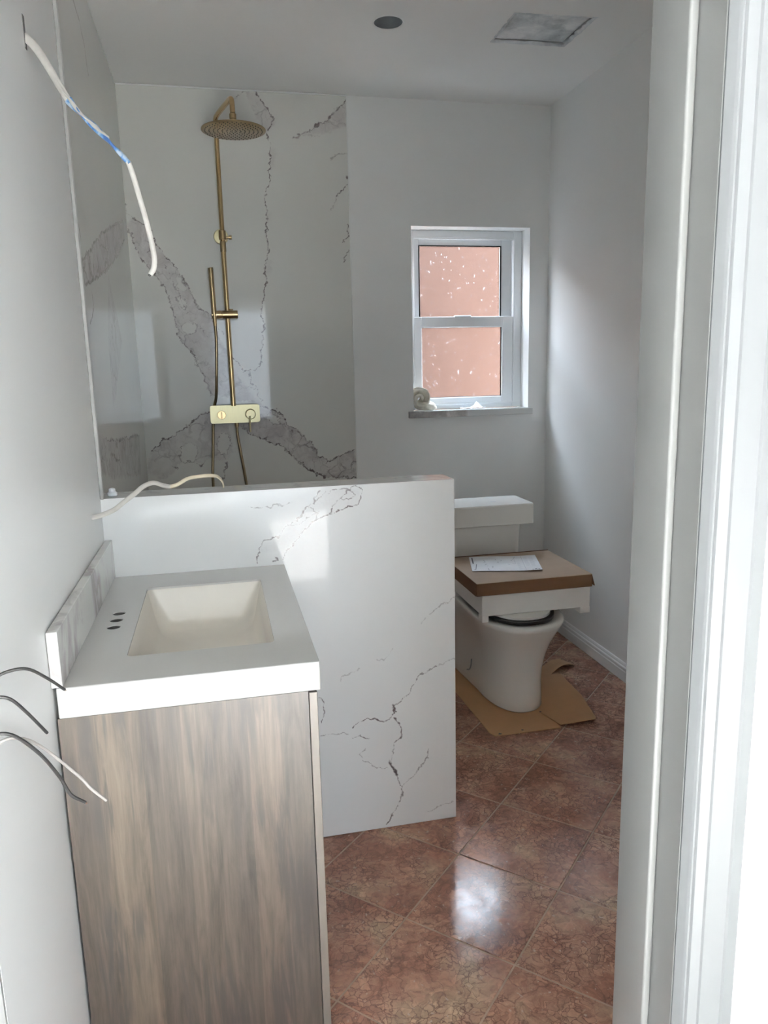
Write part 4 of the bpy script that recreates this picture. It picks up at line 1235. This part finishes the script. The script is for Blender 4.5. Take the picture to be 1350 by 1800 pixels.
lc = thing('loose_cable', 'white flat cable poking out of the left wall above the sink top', 'cable', (-0.313, 1.94, 1.08))
tube('white_length', [(-0.322, 1.94, 1.081), (-0.300, 1.952, 1.083), (-0.269, 1.97, 1.092), (-0.245, 1.985, 1.108), (-0.221, 2.0, 1.124), (-0.197, 2.02, 1.141), (-0.173, 2.04, 1.146), (-0.152, 2.05, 1.137), (-0.134, 2.06, 1.130)], 0.0062, M['romex'], lc, ry=0.0026, side=(0, 0.4, 1), n=8)
tube('cream_length', [(-0.135, 2.06, 1.1303), (-0.115, 2.068, 1.134), (-0.087, 2.08, 1.147), (-0.055, 2.09, 1.150), (-0.025, 2.10, 1.149), (-0.008, 2.12, 1.142), (0.003, 2.138, 1.126), (0.006, 2.150, 1.109)], 0.0050, M['romex_cream'], lc, ry=0.0024, side=(0, 0.4, 1), n=8)

def loose_wire(label, pts, r, mat, tipmat=None, tip=0.012):
    o = thing('electrical_wire', label, 'wire', pts[0], group='bare-ended wires at the left edge')
    tube('insulation', pts, r, mat, o, n=10, seg=10)
    if tipmat is not None:
        a, b = Vector(pts[-2]), Vector(pts[-1])
        d = (b - a).normalized()
        bm = bmesh.new(); cyl(bm, b - d * 0.001, b + d * tip, r * 0.62, seg=10)
        finish(bm, 'bare_tip', tipmat, o, True)
    return o
loose_wire('topmost loose black wire at the left edge, its tip over the sink top corner', [(-0.322, 0.985, 1.035), (-0.300, 0.985, 1.052), (-0.282, 0.992, 1.0585), (-0.262, 1.005, 1.0545), (-0.246, 1.03, 1.030), (-0.234, 1.07, 0.9945)], 0.0021, M['black_wire'], M['copper'], 0.004)
loose_wire('middle of the loose black wires, ending on the white wall', [(-0.322, 0.99, 1.020), (-0.300, 0.985, 1.028), (-0.283, 0.99, 1.022), (-0.270, 1.01, 0.992), (-0.257, 1.045, 0.944)], 0.0021, M['black_wire'])
loose_wire('lowest loose black wire, with a nicked bare tip in front of the grey wood panel', [(-0.322, 0.985, 0.968), (-0.302, 0.985, 0.978), (-0.283, 0.995, 0.967), (-0.262, 1.02, 0.925), (-0.248, 1.05, 0.872), (-0.240, 1.065, 0.836), (-0.225, 1.08, 0.812)], 0.0024, M['black_wire'], M['copper'], 0.004)
loose_wire('pale grey loose wire curving down in front of the grey wood panel', [(-0.322, 0.985, 0.956), (-0.304, 0.992, 0.963), (-0.287, 1.004, 0.961), (-0.267, 1.034, 0.933), (-0.231, 1.078, 0.858), (-0.216, 1.09, 0.826), (-0.199, 1.10, 0.799)], 0.0021, M['white_wire'])
ob = struct(box('trim_7', (XL - 0.001, XL + 0.0006, 0.955, 1.005, 0.94, 1.06), M['dark']))

# ---------------------------------------------------------------- small things
bm = bmesh.new(); lathe(bm, [(0.010, 0), (0.0135, 0.002), (0.0135, 0.009), (0.009, 0.013), (0.0085, 0.020), (0.004, 0.022)], (-0.292, 2.142, 1.1014), (0, 0, 1), 10)
tag(finish(bm, 'wire_nut', M['scrap'], origin=(-0.292, 2.142, 1.1014)), 'small white plastic cap on the left end of the marble partition ledge', 'cap')

# rolled rag
rag = thing('rolled_rag', 'rolled cream rag at the left end of the window sill', 'rag', (1.055, 3.868, 1.200))
bm = bmesh.new()
pts = []
for k in range(34):
    a = -0.6 + k * 0.30
    rad = 0.010 + 0.0011 * k
    pts.append(Vector((1.048 + rad * math.cos(a) * 0.95, 3.862 + 0.0004 * k, 1.262 + rad * math.sin(a) * 0.95)))
sweep(bm, pts, 0.0095, 0.034, 10, side=(1, 0, 0))
for v in bm.verts:
    n_ = mnoise.noise_vector(v.co * 55) * 0.005 + mnoise.noise_vector(v.co * 130) * 0.002
    v.co += n_
    v.co.z = max(v.co.z, 1.2015)
finish(bm, 'rolled_end', M['cloth'], rag, 'all')
bm = bmesh.new()
bmesh.ops.create_icosphere(bm, subdivisions=4, radius=1.0)
for v in bm.verts:
    d = 1 + 0.16 * mnoise.noise(v.co * 2.2 + Vector((4, 1, 2))) + 0.07 * mnoise.noise(v.co * 6)
    p = Vector((v.co.x * 0.062, v.co.y * 0.030, v.co.z * 0.030)) * d
    v.co = Vector((1.078 + p.x, 3.872 + p.y, max(1.2015, 1.226 + p.z - p.x * 0.16)))
finish(bm, 'bunched_tail', M['cloth'], rag, 'all')

# crumpled plastic scrap
bm = bmesh.new(); g = {}
for i in range(15):
    for j in range(7):
        a, b = i / 14, j / 6
        x = 1.275 + 0.130 * a; y = 3.835 + 0.045 * b
        z = 1.203 + 0.012 * abs(mnoise.noise(Vector((a * 4, b * 3, 1.7)))) + (0.032 * max(0, 1 - abs(a - 0.72) / 0.25) * b)
        g[i, j] = bm.verts.new((x + mnoise.noise(Vector((b * 5, a * 3, 8))) * 0.01, y + mnoise.noise(Vector((a * 6, b, 3))) * 0.008, z))
for i in range(14):
    for j in range(6): bm.faces.new((g[i, j], g[i + 1, j], g[i + 1, j + 1], g[i, j + 1]))
r = bmesh.ops.extrude_face_region(bm, geom=list(bm.faces))
for e in r['geom']:
    if isinstance(e, bmesh.types.BMVert): e.co.z += 0.001
tag(finish(bm, 'plastic_scrap', M['scrap'], origin=(1.34, 3.85, 1.2)), 'crumpled white plastic scrap in the middle of the window sill', 'scrap')
